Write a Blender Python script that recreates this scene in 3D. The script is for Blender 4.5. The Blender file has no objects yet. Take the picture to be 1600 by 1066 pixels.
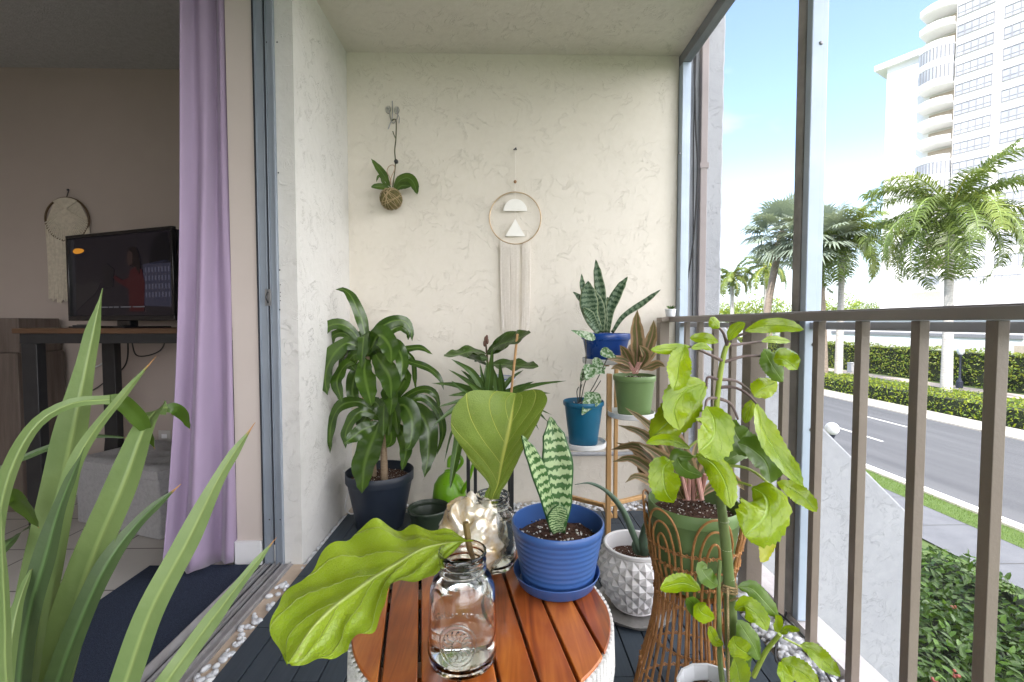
import bpy, math, random
from mathutils import Vector, Matrix, noise
R = math.radians
random.seed(7)
C = bpy.context.scene.collection
SC = bpy.context.scene

# ---------------------------------------------------------------- camera
F = 711.0
cam_d = bpy.data.cameras.new('camera'); cam = bpy.data.objects.new('camera', cam_d); C.objects.link(cam)
cam_d.sensor_width = 36; cam_d.lens = 36 * F / 1600
cam_d.clip_start = 0.02; cam_d.clip_end = 5000
cam.location = (0, 0, 1.03)
cam.rotation_euler = (R(90 - 2.255), 0, R(-1.21))
SC.camera = cam
SC.render.resolution_x = 1024; SC.render.resolution_y = 682

# ---------------------------------------------------------------- world, sun, exposure
SUN_EL, SUN_AZ = 52, 222          # azimuth: direction the sun stands in, clockwise from +Y
w = bpy.data.worlds.new('World'); SC.world = w; w.use_nodes = True
nt = w.node_tree; nt.nodes.clear()
sky = nt.nodes.new('ShaderNodeTexSky'); sky.sky_type = 'NISHITA'; sky.sun_disc = False
sky.sun_elevation = R(SUN_EL); sky.sun_rotation = R(SUN_AZ); sky.dust_density = 0.7; sky.ozone_density = 1.6
bg = nt.nodes.new('ShaderNodeBackground'); bg.inputs[1].default_value = 0.15
out = nt.nodes.new('ShaderNodeOutputWorld')
tc = nt.nodes.new('ShaderNodeTexCoord')
mp = nt.nodes.new('ShaderNodeMapping'); mp.inputs['Scale'].default_value = (1.0, 1.0, 2.6)
ns = nt.nodes.new('ShaderNodeTexNoise'); ns.inputs['Scale'].default_value = 2.3; ns.inputs['Detail'].default_value = 7; ns.inputs['Distortion'].default_value = .5
rp = nt.nodes.new('ShaderNodeValToRGB'); rp.color_ramp.elements[0].position = .52; rp.color_ramp.elements[1].position = .72
sep = nt.nodes.new('ShaderNodeSeparateXYZ')
mr = nt.nodes.new('ShaderNodeMapRange'); mr.inputs[1].default_value = 0.0; mr.inputs[2].default_value = .31; mr.inputs[3].default_value = .85; mr.inputs[4].default_value = 0.05
ad = nt.nodes.new('ShaderNodeMath'); ad.operation = 'MAXIMUM'
mx = nt.nodes.new('ShaderNodeMixRGB'); mx.inputs[2].default_value = (3.8, 4.05, 4.5, 1)
L = nt.links.new
L(tc.outputs['Generated'], mp.inputs[0]); L(mp.outputs[0], ns.inputs[0]); L(ns.outputs[0], rp.inputs[0])
L(tc.outputs['Generated'], sep.inputs[0]); L(sep.outputs[2], mr.inputs[0])
L(rp.outputs[0], ad.inputs[0]); L(mr.outputs[0], ad.inputs[1])
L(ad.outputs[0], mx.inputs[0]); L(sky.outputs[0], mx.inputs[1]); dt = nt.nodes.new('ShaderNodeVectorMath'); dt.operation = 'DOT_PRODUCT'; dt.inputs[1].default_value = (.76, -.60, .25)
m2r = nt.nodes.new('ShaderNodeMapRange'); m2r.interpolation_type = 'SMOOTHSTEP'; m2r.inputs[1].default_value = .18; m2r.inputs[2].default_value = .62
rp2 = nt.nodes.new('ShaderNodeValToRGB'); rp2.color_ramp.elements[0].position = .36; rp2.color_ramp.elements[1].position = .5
ml = nt.nodes.new('ShaderNodeMath'); ml.operation = 'MULTIPLY'; mx2 = nt.nodes.new('ShaderNodeMixRGB'); mx2.inputs[2].default_value = (15.1, 14.8, 14.9, 1)   # very bright cloud bank added outside the view to light the balcony
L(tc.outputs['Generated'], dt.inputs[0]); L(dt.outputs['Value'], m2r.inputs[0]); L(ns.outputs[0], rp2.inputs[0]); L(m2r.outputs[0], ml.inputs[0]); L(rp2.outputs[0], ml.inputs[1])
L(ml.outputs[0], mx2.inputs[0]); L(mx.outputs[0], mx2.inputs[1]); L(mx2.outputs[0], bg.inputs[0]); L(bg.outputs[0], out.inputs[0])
sd = bpy.data.lights.new('sun', 'SUN'); sd.energy = 2.8; sd.angle = R(0.5); sd.color = (1, .95, .87)
sun = bpy.data.objects.new('sun', sd); C.objects.link(sun)
az, el = R(SUN_AZ), R(SUN_EL)
sdir = Vector((math.sin(az) * math.cos(el), math.cos(az) * math.cos(el), math.sin(el)))
sun.rotation_euler = sdir.to_track_quat('Z', 'Y').to_euler()
sun.location = (0, 0, 30)
SC.view_settings.view_transform = 'Standard'; SC.view_settings.look = 'None'
SC.view_settings.exposure = 1.66; SC.view_settings.gamma = 1
SC.render.engine = 'CYCLES'
SC.cycles.use_denoising = True
SC.cycles.max_bounces = 10; SC.cycles.diffuse_bounces = 6; SC.cycles.transmission_bounces = 10; SC.cycles.transparent_max_bounces = 16
SC.cycles.sample_clamp_indirect = 6

# ---------------------------------------------------------------- helpers
RM = cam.rotation_euler.to_matrix(); CP = Vector(cam.location)
def ray(px, py): return RM @ Vector(((px - 800) / F, -(py - 533) / F, -1))
def P(px, py, Y):
    d = ray(px, py); return CP + d * (Y / d.y)
def G(px, py, z=0.0):
    d = ray(px, py); return CP + d * ((z - CP.z) / d.z)
def PX(px, py, X):
    d = ray(px, py); return CP + d * (X / d.x)
def lerp(a, b, t): return a + (b - a) * t
def interp(tab, t):
    if t <= tab[0][0]: return tab[0][1]
    for (a, x), (b, y) in zip(tab, tab[1:]):
        if t <= b:
            k = (t - a) / (b - a); k = k * k * (3 - 2 * k); return x + (y - x) * k
    return tab[-1][1]
def catmull(pts, n):
    pts = [Vector(p) for p in pts]
    if len(pts) == 2: return [pts[0].lerp(pts[1], i / n) for i in range(n + 1)]
    q = [2 * pts[0] - pts[1]] + pts + [2 * pts[-1] - pts[-2]]
    m = len(pts) - 1; dense = []
    for s in range(m):
        a, b, c, d = q[s:s + 4]
        for k in range(12):
            t = k / 12
            dense.append(.5 * ((2 * b) + (c - a) * t + (2 * a - 5 * b + 4 * c - d) * t * t + (3 * b - a - 3 * c + d) * t ** 3))
    dense.append(pts[-1])
    cum = [0]
    for a, b in zip(dense, dense[1:]): cum.append(cum[-1] + (b - a).length)
    res = []; j = 0
    for i in range(n + 1):
        s = cum[-1] * i / n
        while j < len(cum) - 2 and cum[j + 1] < s: j += 1
        seg = cum[j + 1] - cum[j]
        res.append(dense[j].lerp(dense[j + 1], (s - cum[j]) / seg if seg > 1e-9 else 0))
    return res

class MB:
    def __init__(s): s.v = []; s.f = []; s.uv = []; s.mi = []
    def add(s, vs, fs, uvs=None, mi=0):
        o = len(s.v); s.v += [tuple(v) for v in vs]; s.uv += (uvs or [(0, 0)] * len(vs))
        s.f += [tuple(i + o for i in f) for f in fs]; s.mi += [mi] * len(fs)
        return s
    def box(s, x0, x1, y0, y1, z0, z1, mi=0):
        vs = [(x, y, z) for z in (z0, z1) for y in (y0, y1) for x in (x0, x1)]
        return s.add(vs, [(0, 2, 3, 1), (4, 5, 7, 6), (0, 1, 5, 4), (2, 6, 7, 3), (0, 4, 6, 2), (1, 3, 7, 5)], None, mi)
    def obox(s, c, u, v, w_, mi=0):                 # centre and three half vectors
        c, u, v, w_ = map(Vector, (c, u, v, w_))
        vs = [c + u * a + v * b + w_ * d for d in (-1, 1) for b in (-1, 1) for a in (-1, 1)]
        return s.add(vs, [(0, 2, 3, 1), (4, 5, 7, 6), (0, 1, 5, 4), (2, 6, 7, 3), (0, 4, 6, 2), (1, 3, 7, 5)], None, mi)
    def bar(s, a, b, wd, th, up=(0, 0, 1), mi=0):
        a, b = Vector(a), Vector(b); d = (b - a); u = Vector(up)
        sx = d.cross(u)
        if sx.length < 1e-6: sx = d.cross(Vector((0, 1, 0)))
        sx.normalize(); n = sx.cross(d).normalized()
        return s.obox((a + b) / 2, d / 2, sx * wd / 2, n * th / 2, mi)
    def tube(s, path, r, n=8, closed=False, mi=0, smooth=0):
        p = catmull(path, smooth) if smooth else [Vector(q) for q in path]
        m = len(p); rr = (lambda i: r) if not isinstance(r, (list, tuple)) else (lambda i: interp([(k / (len(r) - 1), x) for k, x in enumerate(r)], i / (m - 1)))
        T = [(p[(i + 1) % m] - p[i - 1]) if (closed or 0 < i < m - 1) else (p[min(i + 1, m - 1)] - p[max(i - 1, 0)]) for i in range(m)]
        T = [t.normalized() if t.length > 1e-9 else Vector((0, 0, 1)) for t in T]
        a = T[0].orthogonal().normalized(); vs = []; uv = []
        for i in range(m):
            a = (a - T[i] * a.dot(T[i]));
            a = a.normalized() if a.length > 1e-6 else T[i].orthogonal().normalized()
            b = T[i].cross(a)
            for k in range(n):
                an = 2 * math.pi * k / n
                vs.append(p[i] + (a * math.cos(an) + b * math.sin(an)) * rr(i)); uv.append((k / n, i / max(1, m - 1)))
        fs = []
        for i in range(m if closed else m - 1):
            j = (i + 1) % m
            for k in range(n): fs.append((i * n + k, i * n + (k + 1) % n, j * n + (k + 1) % n, j * n + k))
        if not closed: fs += [tuple(range(n - 1, -1, -1)), tuple((m - 1) * n + k for k in range(n))]
        return s.add(vs, fs, uv, mi)
    def lathe(s, prof, c=(0, 0, 0), n=36, mi=0, close=False, f=None, cap=True):
        vs = []; uv = []; m = len(prof)
        for i, (r, z) in enumerate(prof):
            for k in range(n):
                an = 2 * math.pi * k / n
                q = r * (f(an, i) if f else 1)
                vs.append((c[0] + math.cos(an) * q, c[1] + math.sin(an) * q, c[2] + z)); uv.append((k / n, i / m))
        fs = []
        for i in range(m if close else m - 1):
            j = (i + 1) % m
            for k in range(n): fs.append((i * n + k, i * n + (k + 1) % n, j * n + (k + 1) % n, j * n + k))
        if not close and cap:
            if prof[0][0] > 1e-6: fs.append(tuple(range(n - 1, -1, -1)))
            if prof[-1][0] > 1e-6: fs.append(tuple((m - 1) * n + k for k in range(n)))
        return s.add(vs, fs, uv, mi)
    def ext(s, poly, d, mi=0):                      # polygon (3D points) extruded along d
        n = len(poly); d = Vector(d); poly = [Vector(p) for p in poly]
        vs = poly + [p + d for p in poly]
        return s.add(vs, [tuple(range(n)), tuple(range(2 * n - 1, n - 1, -1))] + [(i, i + n, (i + 1) % n + n, (i + 1) % n) for i in range(n)], None, mi)
    def ball(s, c, r, n=12, m=8, sq=(1, 1, 1), mi=0, jit=0):
        prof = []; vs = []; c = Vector(c)
        for i in range(m + 1):
            a = math.pi * i / m
            for k in range(n):
                b = 2 * math.pi * k / n; q = 1 + random.uniform(-jit, jit)
                vs.append(c + Vector((math.sin(a) * math.cos(b) * sq[0], math.sin(a) * math.sin(b) * sq[1], -math.cos(a) * sq[2])) * r * q)
        fs = [(i * n + k, i * n + (k + 1) % n, (i + 1) * n + (k + 1) % n, (i + 1) * n + k) for i in range(m) for k in range(n)]
        return s.add(vs, fs, None, mi)

OFF = {}
def build(mb, name, mats, parent=None, sharp=38, bevel=0, origin=None, solid=0, sub=0):
    me = bpy.data.meshes.new(name)
    if parent is not None: o_ = OFF[parent.name]
    elif origin is not None: o_ = Vector(origin)
    else:
        xs = [v[0] for v in mb.v]; ys = [v[1] for v in mb.v]; zs = [v[2] for v in mb.v]
        o_ = Vector(((min(xs) + max(xs)) / 2, (min(ys) + max(ys)) / 2, min(zs)))
    me.from_pydata([(v[0] - o_.x, v[1] - o_.y, v[2] - o_.z) for v in mb.v], [], mb.f)
    if not isinstance(mats, (list, tuple)): mats = [mats]
    for m in mats: me.materials.append(m)
    me.polygons.foreach_set('material_index', mb.mi)
    uvl = me.uv_layers.new(name='UVMap'); li = [0] * len(me.loops); me.loops.foreach_get('vertex_index', li)
    flat = []
    for i in li: flat += mb.uv[i]
    uvl.data.foreach_set('uv', flat)
    me.polygons.foreach_set('use_smooth', [True] * len(me.polygons))
    if sharp is not None and sharp < 180: me.set_sharp_from_angle(angle=R(sharp))
    me.update()
    ob = bpy.data.objects.new(name, me); C.objects.link(ob)
    if parent is not None: ob.parent = parent; OFF[ob.name] = o_
    else: ob.location = o_; OFF[ob.name] = o_
    if bevel:
        b = ob.modifiers.new('bevel', 'BEVEL'); b.width = bevel; b.segments = 2; b.limit_method = 'ANGLE'
    if solid:
        b = ob.modifiers.new('solid', 'SOLIDIFY'); b.thickness = solid; b.offset = 0
    return ob
def thing(name, label, cat, loc, group=None):
    o = bpy.data.objects.new(name, None); C.objects.link(o); o.location = loc; o.empty_display_size = .05
    OFF[o.name] = Vector(loc); o['label'] = label; o['category'] = cat
    if group: o['group'] = group
    return o
def tag(o, label, cat, group=None):
    o['label'] = label; o['category'] = cat
    if group: o['group'] = group
    return o
def kind(o, k): o['kind'] = k; return o
def copy_tree(o, loc=None, parent=None):
    c = o.copy(); C.objects.link(c); OFF[c.name] = OFF.get(o.name, Vector())
    if parent is not None: c.parent = parent
    if loc is not None: c.location = loc
    for ch in list(o.children): copy_tree(ch, None, c)
    return c

# ---------------------------------------------------------------- leaves
PROF = {
 'strap': [(0, .35), (.15, .7), (.4, 1), (.7, .85), (.9, .42), (1, .02)],
 'lance': [(0, .12), (.15, .5), (.4, 1), (.65, .88), (.85, .5), (1, .02)],
 'oval':  [(0, .08), (.1, .5), (.3, .92), (.55, 1), (.8, .78), (.93, .42), (1, .04)],
 'sword': [(0, .5), (.3, .78), (.6, 1), (.82, .75), (.95, .28), (1, .02)],
 'spike': [(0, 1), (.4, .85), (.8, .4), (1, .02)],
 'blade': [(0, .8), (.35, 1), (.65, .88), (.88, .45), (1, .02)],
 'half': [(0, .55), (.2, .9), (.45, 1), (.8, .5), (1, .02)],
 'cut': [(0, .8), (.3, 1), (.7, .85), (1, .40)],
 'heart': [(0, .3), (.08, .85), (.25, 1), (.55, .8), (.85, .35), (1, .02)],
}
def leaf(mb, pts, W, hint=(0, -1, .4), prof='lance', nu=6, nv=18, fold=.18, wave=0, nw=3, curl=0, serr=0, ns_=10, twist=0, mi=0, tipcut=0):
    sp = catmull(pts, nv); L_ = sum((a - b).length for a, b in zip(sp, sp[1:])); tab = PROF[prof]
    vs = []; uv = []; ph = random.uniform(0, 6.28); h0 = Vector(hint).normalized(); prevside = None
    for i in range(nv + 1):
        t = i / nv; T = (sp[min(i + 1, nv)] - sp[max(i - 1, 0)]).normalized()
        s = T.cross(h0)
        if s.length < .15 and prevside is not None: s = prevside
        elif s.length < 1e-4: s = T.orthogonal()
        s = s.normalized()
        if prevside is not None:
            s = (s * .7 + prevside * .3).normalized()
        prevside = s
        if twist: s = Matrix.Rotation(twist * t, 3, T) @ s
        N = s.cross(T).normalized(); hw = W / 2 * interp(tab, t)
        if serr: hw *= 1 + serr * (2 * ((t * ns_) % 1) - 1) * (1 if t < .95 else 0)
        for j in range(nu + 1):
            q = 2 * j / nu - 1
            off = s * q * hw + N * (fold * abs(q) * hw - curl * q * q * hw) + N * (wave * hw * abs(q) * math.sin(ph + t * nw * 6.28 + (1.3 if q > 0 else 0)))
            vs.append(sp[i] + off); uv.append((j / nu, t))
    fs = [(i * (nu + 1) + j, i * (nu + 1) + j + 1, (i + 1) * (nu + 1) + j + 1, (i + 1) * (nu + 1) + j) for i in range(nv) for j in range(nu)]
    return mb.add(vs, fs, uv, mi)
def loft_leaf(mb, spine, left, right, nu=12, nv=36, bulge=.006, veins=7, cup=0, slant=.9, rip=0):
    S, A, B = catmull(spine, nv), catmull(left, nv), catmull(right, nv)
    vs = []; uv = []
    for i in range(nv + 1):
        t = i / nv; T = (S[min(i + 1, nv)] - S[max(i - 1, 0)]); N = (B[i] - A[i]).cross(T)
        N = N.normalized() if N.length > 1e-9 else Vector((0, 0, 1))
        for j in range(nu + 1):
            q = 2 * j / nu - 1; e = A[i] if q < 0 else B[i]
            p = S[i].lerp(e, abs(q))
            ph = (t * veins - abs(q) * slant)
            k = math.sin(math.pi * abs(q)) ** .7
            if rip: p = p + (e - S[i]) * rip * noise.noise(Vector((t * 13, 5 * (1 if q > 0 else -1), .3))) * q * q + N * rip * .12 * q * q * noise.noise(Vector((t * 9, 3 * (1 if q > 0 else -1), 1.3)))
            p = p + N * (bulge * k * abs(math.cos(math.pi * ph)) * min(1, 4 * (1 - t), 6 * t) + cup * q * q)
            vs.append(p); uv.append((j / nu, t))
    fs = [(i * (nu + 1) + j, i * (nu + 1) + j + 1, (i + 1) * (nu + 1) + j + 1, (i + 1) * (nu + 1) + j) for i in range(nv) for j in range(nu)]
    return mb.add(vs, fs, uv)
def tr(pts, off, sc, y0, y1=None):
    y1 = y0 if y1 is None else y1; n = len(pts) - 1
    return [P(off[0] + x / sc, off[1] + y / sc, lerp(y0, y1, (i / n) ** 1.3)) for i, (x, y) in enumerate(pts)]

# ---------------------------------------------------------------- materials
def newmat(name):
    m = bpy.data.materials.new(name); m.use_nodes = True; nt = m.node_tree; nt.nodes.clear()
    o = nt.nodes.new('ShaderNodeOutputMaterial'); b = nt.nodes.new('ShaderNodeBsdfPrincipled')
    nt.links.new(b.outputs[0], o.inputs[0]); return m, nt, b, o
def nd(nt, t, **k):
    n = nt.nodes.new(t)
    for a, v in k.items():
        if a.startswith('i_'):
            key = a[2:]; key = int(key) if key.isdigit() else key.replace('_', ' ')
            n.inputs[key].default_value = v
        else: setattr(n, a, v)
    return n
def M2(nt, op, a, b=None, c=None):
    n = nt.nodes.new('ShaderNodeMath'); n.operation = op
    for i, x in enumerate((a, b, c)):
        if x is None: continue
        if isinstance(x, (int, float)): n.inputs[i].default_value = x
        else: nt.links.new(x, n.inputs[i])
    return n.outputs[0]
def mixc(nt, fac, a, b):
    n = nt.nodes.new('ShaderNodeMixRGB')
    for i, x in enumerate((fac, a, b)):
        if isinstance(x, (int, float)): n.inputs[i].default_value = x
        elif isinstance(x, tuple): n.inputs[i].default_value = (*x[:3], 1)
        else: nt.links.new(x, n.inputs[i])
    return n.outputs[0]
def ramp(nt, fac, stops):
    n = nt.nodes.new('ShaderNodeValToRGB'); e = n.color_ramp.elements
    while len(e) < len(stops): e.new(.5)
    for el_, (p, c) in zip(e, stops): el_.position = p; el_.color = (*c, 1) if len(c) == 3 else c
    nt.links.new(fac, n.inputs[0]); return n.outputs[0]
def pm(name, c1, c2=None, scale=8, rough=.5, metal=0, bump=0, bscale=60, stretch=(1, 1, 1), detail=4, coat=0, spec=None, sheen=0, emis=0):
    m, nt, b, o = newmat(name); L = nt.links.new
    tcn = nd(nt, 'ShaderNodeTexCoord'); mp_ = nd(nt, 'ShaderNodeMapping'); mp_.inputs['Scale'].default_value = stretch
    L(tcn.outputs['Object'], mp_.inputs[0])
    if c2 is None: c2 = tuple(x * .85 for x in c1)
    n = nd(nt, 'ShaderNodeTexNoise', i_Scale=scale, i_Detail=detail, i_Roughness=.6); L(mp_.outputs[0], n.inputs['Vector'])
    r_ = ramp(nt, n.outputs[0], [(.35, c1), (.68, c2)]); L(r_, b.inputs['Base Color'])
    b.inputs['Roughness'].default_value = rough; b.inputs['Metallic'].default_value = metal
    rr = M2(nt, 'MULTIPLY_ADD', n.outputs[0], .25, rough - .12); L(rr, b.inputs['Roughness'])
    if coat: b.inputs['Coat Weight'].default_value = coat; b.inputs['Coat Roughness'].default_value = .15
    if spec is not None: b.inputs['Specular IOR Level'].default_value = spec
    if sheen: b.inputs['Sheen Weight'].default_value = sheen
    if bump:
        n2 = nd(nt, 'ShaderNodeTexNoise', i_Scale=bscale, i_Detail=4); L(mp_.outputs[0], n2.inputs['Vector'])
        bp = nd(nt, 'ShaderNodeBump', i_Strength=min(1, bump)); bp.inputs['Distance'].default_value = .004 * max(1, bump)
        L(n2.outputs[0], bp.inputs['Height']); L(bp.outputs[0], b.inputs['Normal'])
    return m
def leafmat(name, c1, c2, vein=None, nveins=0, slant=.35, rough=.38, trans=.25, veinw=.03, mid=.035, tip=None, kindp=None, coat=0, bump=.5, back=None, net=0):
    m, nt, b, o = newmat(name); L = nt.links.new
    uvn = nd(nt, 'ShaderNodeUVMap'); sx = nd(nt, 'ShaderNodeSeparateXYZ'); L(uvn.outputs[0], sx.inputs[0]); u, v = sx.outputs[0], sx.outputs[1]
    tcn = nd(nt, 'ShaderNodeTexCoord')
    n = nd(nt, 'ShaderNodeTexNoise', i_Scale=14, i_Detail=4); L(tcn.outputs['Object'], n.inputs['Vector'])
    col = ramp(nt, n.outputs[0], [(.3, c1), (.7, c2)])
    au = M2(nt, 'ABSOLUTE', M2(nt, 'SUBTRACT', u, .5))
    height = None
    if kindp == 'snake':      # dark zigzag bands and a pale edge
        mp_ = nd(nt, 'ShaderNodeMapping'); mp_.inputs['Scale'].default_value = (7, nveins * .7, 1); L(uvn.outputs[0], mp_.inputs[0])
        n3 = nd(nt, 'ShaderNodeTexNoise', i_Scale=1.0, i_Detail=3, i_Distortion=.3); L(mp_.outputs[0], n3.inputs['Vector'])
        wv = M2(nt, 'SINE', M2(nt, 'ADD', M2(nt, 'MULTIPLY', v, nveins * 3.6), M2(nt, 'MULTIPLY', n3.outputs[0], 9.0)))
        msk = ramp(nt, M2(nt, 'MULTIPLY_ADD', wv, .5, .5), [(.30, (0, 0, 0)), (.62, (1, 1, 1))])
        col = mixc(nt, msk, col, vein)
        ed = M2(nt, 'GREATER_THAN', au, .455); col = mixc(nt, ed, col, tuple(x * 1.5 for x in vein) if tip is None else tip)
    else:
        if vein:
            md = ramp(nt, au, [(0, (1, 1, 1)), (mid, (.6, .6, .6)), (mid * 2, (0, 0, 0))])
            if nveins:
                fr = M2(nt, 'FRACT', M2(nt, 'ADD', M2(nt, 'SUBTRACT', M2(nt, 'MULTIPLY', v, nveins), M2(nt, 'MULTIPLY', au, nveins * slant)), 10.0))
                tri = M2(nt, 'ABSOLUTE', M2(nt, 'SUBTRACT', fr, .5))
                sv = ramp(nt, tri, [(0, (.75, .75, .75)), (veinw * nveins * .3, (0, 0, 0))])
                mk = nt.nodes.new('ShaderNodeMixRGB'); mk.blend_type = 'LIGHTEN'; mk.inputs[0].default_value = 1; L(md, mk.inputs[1]); L(sv, mk.inputs[2]); md = mk.outputs[0]
            height = md
            col = mixc(nt, md, col, vein)
        if kindp == 'pink':
            n4 = nd(nt, 'ShaderNodeTexNoise', i_Scale=30, i_Detail=5); L(tcn.outputs['Object'], n4.inputs['Vector'])
            e = M2(nt, 'ADD', M2(nt, 'MULTIPLY', au, 1.6), M2(nt, 'MULTIPLY', n4.outputs[0], .55))
            col = mixc(nt, ramp(nt, e, [(.68, (0, 0, 0)), (.86, (1, 1, 1))]), col, tip)
        elif kindp == 'speck':
            n4 = nd(nt, 'ShaderNodeTexNoise', i_Scale=90, i_Detail=5); L(tcn.outputs['Object'], n4.inputs['Vector'])
            col = mixc(nt, ramp(nt, n4.outputs[0], [(.48, (0, 0, 0)), (.56, (1, 1, 1))]), col, tip)
        elif tip:
            col = mixc(nt, ramp(nt, v, [(.955, (0, 0, 0)), (.975, (1, 1, 1))]), col, tip)
    nh = None
    if net:
        vo = nd(nt, 'ShaderNodeTexVoronoi', i_Scale=net, feature='DISTANCE_TO_EDGE'); L(tcn.outputs['Object'], vo.inputs['Vector'])
        nh = ramp(nt, vo.outputs['Distance'], [(0, (1, 1, 1)), (.09, (0, 0, 0))]); col = mixc(nt, M2(nt, 'MULTIPLY', nh, .12), col, vein)
        n9 = nd(nt, 'ShaderNodeTexNoise', i_Scale=8, i_Detail=3); L(tcn.outputs['Object'], n9.inputs['Vector'])
        col = mixc(nt, ramp(nt, n9.outputs[0], [(.45, (0, 0, 0)), (.75, (.45, .45, .45))]), col, tuple(x * .6 for x in c1))
        n8 = nd(nt, 'ShaderNodeTexNoise', i_Scale=160, i_Detail=2); L(tcn.outputs['Object'], n8.inputs['Vector'])
        col = mixc(nt, ramp(nt, n8.outputs[0], [(.70, (0, 0, 0)), (.76, (.5, .5, .5))]), col, (.30, .24, .08))
    if back:
        ge = nd(nt, 'ShaderNodeNewGeometry'); col = mixc(nt, ge.outputs['Backfacing'], col, back)
    L(col, b.inputs['Base Color']); b.inputs['Roughness'].default_value = rough; b.inputs['Specular IOR Level'].default_value = .38
    if coat: b.inputs['Coat Weight'].default_value = coat; b.inputs['Coat Roughness'].default_value = .2
    n2 = nd(nt, 'ShaderNodeTexNoise', i_Scale=45, i_Detail=3); L(tcn.outputs['Object'], n2.inputs['Vector'])
    hgt = n2.outputs[0] if height is None else M2(nt, 'SUBTRACT', n2.outputs[0], M2(nt, 'MULTIPLY', height, .7))
    if nh is not None: hgt = M2(nt, 'SUBTRACT', hgt, M2(nt, 'MULTIPLY', nh, .15))
    bp = nd(nt, 'ShaderNodeBump', i_Strength=bump); bp.inputs['Distance'].default_value = .0025; L(hgt, bp.inputs['Height']); L(bp.outputs[0], b.inputs['Normal'])
    if trans:
        tl = nd(nt, 'ShaderNodeBsdfTranslucent'); L(mixc(nt, .35, col, (c2[0] * 1.6, c2[1] * 1.5, c2[2] * .5)), tl.inputs[0])
        ms = nd(nt, 'ShaderNodeMixShader'); ms.inputs[0].default_value = trans
        L(b.outputs[0], ms.inputs[1]); L(tl.outputs[0], ms.inputs[2]); L(ms.outputs[0], o.inputs[0])
    return m
def stucco(name, c1, c2, amt=1.0, sc=1.0):
    m, nt, b, o = newmat(name); L = nt.links.new
    tcn = nd(nt, 'ShaderNodeTexCoord'); vec = tcn.outputs['Object']
    n = nd(nt, 'ShaderNodeTexNoise', i_Scale=1.3, i_Detail=5); L(vec, n.inputs['Vector'])
    n0 = nd(nt, 'ShaderNodeTexNoise', i_Scale=30, i_Detail=3); L(vec, n0.inputs['Vector'])
    fac = M2(nt, 'MULTIPLY_ADD', n0.outputs[0], .3, M2(nt, 'MULTIPLY', n.outputs[0], .7))
    L(ramp(nt, fac, [(.35, c2), (.6, c1)]), b.inputs['Base Color']); b.inputs['Roughness'].default_value = .85
    # trowel crinkles: thin broken ridges
    a = nd(nt, 'ShaderNodeTexNoise', i_Scale=9 * sc, i_Detail=5, i_Roughness=.62, i_Distortion=1.1); L(vec, a.inputs['Vector'])
    rg = M2(nt, 'ABSOLUTE', M2(nt, 'SUBTRACT', a.outputs[0], .5))
    ridge = ramp(nt, rg, [(0, (1, 1, 1)), (.014, (0, 0, 0))])
    k = nd(nt, 'ShaderNodeTexNoise', i_Scale=9 * sc, i_Detail=2); L(vec, k.inputs['Vector'])
    msk = ramp(nt, k.outputs[0], [(.42, (0, 0, 0)), (.58, (1, 1, 1))])
    f = nd(nt, 'ShaderNodeTexNoise', i_Scale=28 * sc, i_Detail=6, i_Roughness=.65); L(vec, f.inputs['Vector'])
    h = M2(nt, 'ADD', M2(nt, 'MULTIPLY', M2(nt, 'MULTIPLY', ridge, msk), .6), M2(nt, 'MULTIPLY', f.outputs[0], .55))
    h = M2(nt, 'ADD', h, M2(nt, 'MULTIPLY', a.outputs[0], .5))
    bp = nd(nt, 'ShaderNodeBump', i_Strength=0.6 * amt); bp.inputs['Distance'].default_value = .006; L(h, bp.inputs['Height']); L(bp.outputs[0], b.inputs['Normal'])
    return m
def glassmat(name, col=(1, 1, 1), ior=1.45, rough=0.0):
    m, nt, b, o = newmat(name); b.inputs['Base Color'].default_value = (*col, 1); b.inputs['Transmission Weight'].default_value = 1
    b.inputs['IOR'].default_value = ior; b.inputs['Roughness'].default_value = rough; return m
def emat(name, c, s=1.0):
    m, nt, b, o = newmat(name); b.inputs['Base Color'].default_value = (0, 0, 0, 1); b.inputs['Roughness'].default_value = .25
    b.inputs['Emission Color'].default_value = (*c, 1); b.inputs['Emission Strength'].default_value = s * .22; b.inputs['Specular IOR Level'].default_value = .25; return m
# ================================================================ SETTING: the balcony shell
GZ = -3.97                                   # street level below the balcony floor
m_wall = stucco('cream stucco', (.74, .69, .615), (.69, .64, .56))
m_ceil = stucco('ceiling stucco', (.72, .675, .61), (.64, .595, .53), 1.1)
m_wall2 = stucco('grey white stucco', (.70, .70, .71), (.62, .62, .64), 1.0)
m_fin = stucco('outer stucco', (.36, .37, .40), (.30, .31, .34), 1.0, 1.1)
m_mass = pm('building paint', (.62, .60, .55), rough=.9)
m_conc = pm('beige concrete', (.50, .42, .34), (.40, .34, .28), 14, .9, bump=.6, bscale=90)
m_sill = pm('pale painted sill', (.60, .56, .55), (.48, .45, .45), 10, .8, bump=.5, bscale=70)

def st(mb, name, mat, **k): return kind(build(mb, name, mat, **k), 'structure')
BY = 2.60; LX = -0.863; RX = 0.995; CZ = 2.53; DY = 1.942; IX = -1.13
# back wall of the balcony
st(MB().box(LX, RX, BY, BY + .25, -.25, CZ), 'balcony_wall', m_wall)
# left return wall: a pier between the balcony and the sliding door
st(MB().box(IX + .002, LX, DY, BY + .25, -.25, CZ + .3), 'side_wall', stucco('side stucco', (.69, .675, .65), (.63, .615, .59), 1.2))
st(MB().box(IX, LX, -1.6, DY, 2.46, CZ + .3), 'door_header_wall', m_wall2)
st(MB().box(IX, LX, -1.6, -.9, -.25, 2.46), 'side_wall', m_wall2)
st(MB().box(LX, RX + .055, -1.6, BY + .25, CZ, CZ + .25), 'ceiling', m_ceil)
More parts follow.
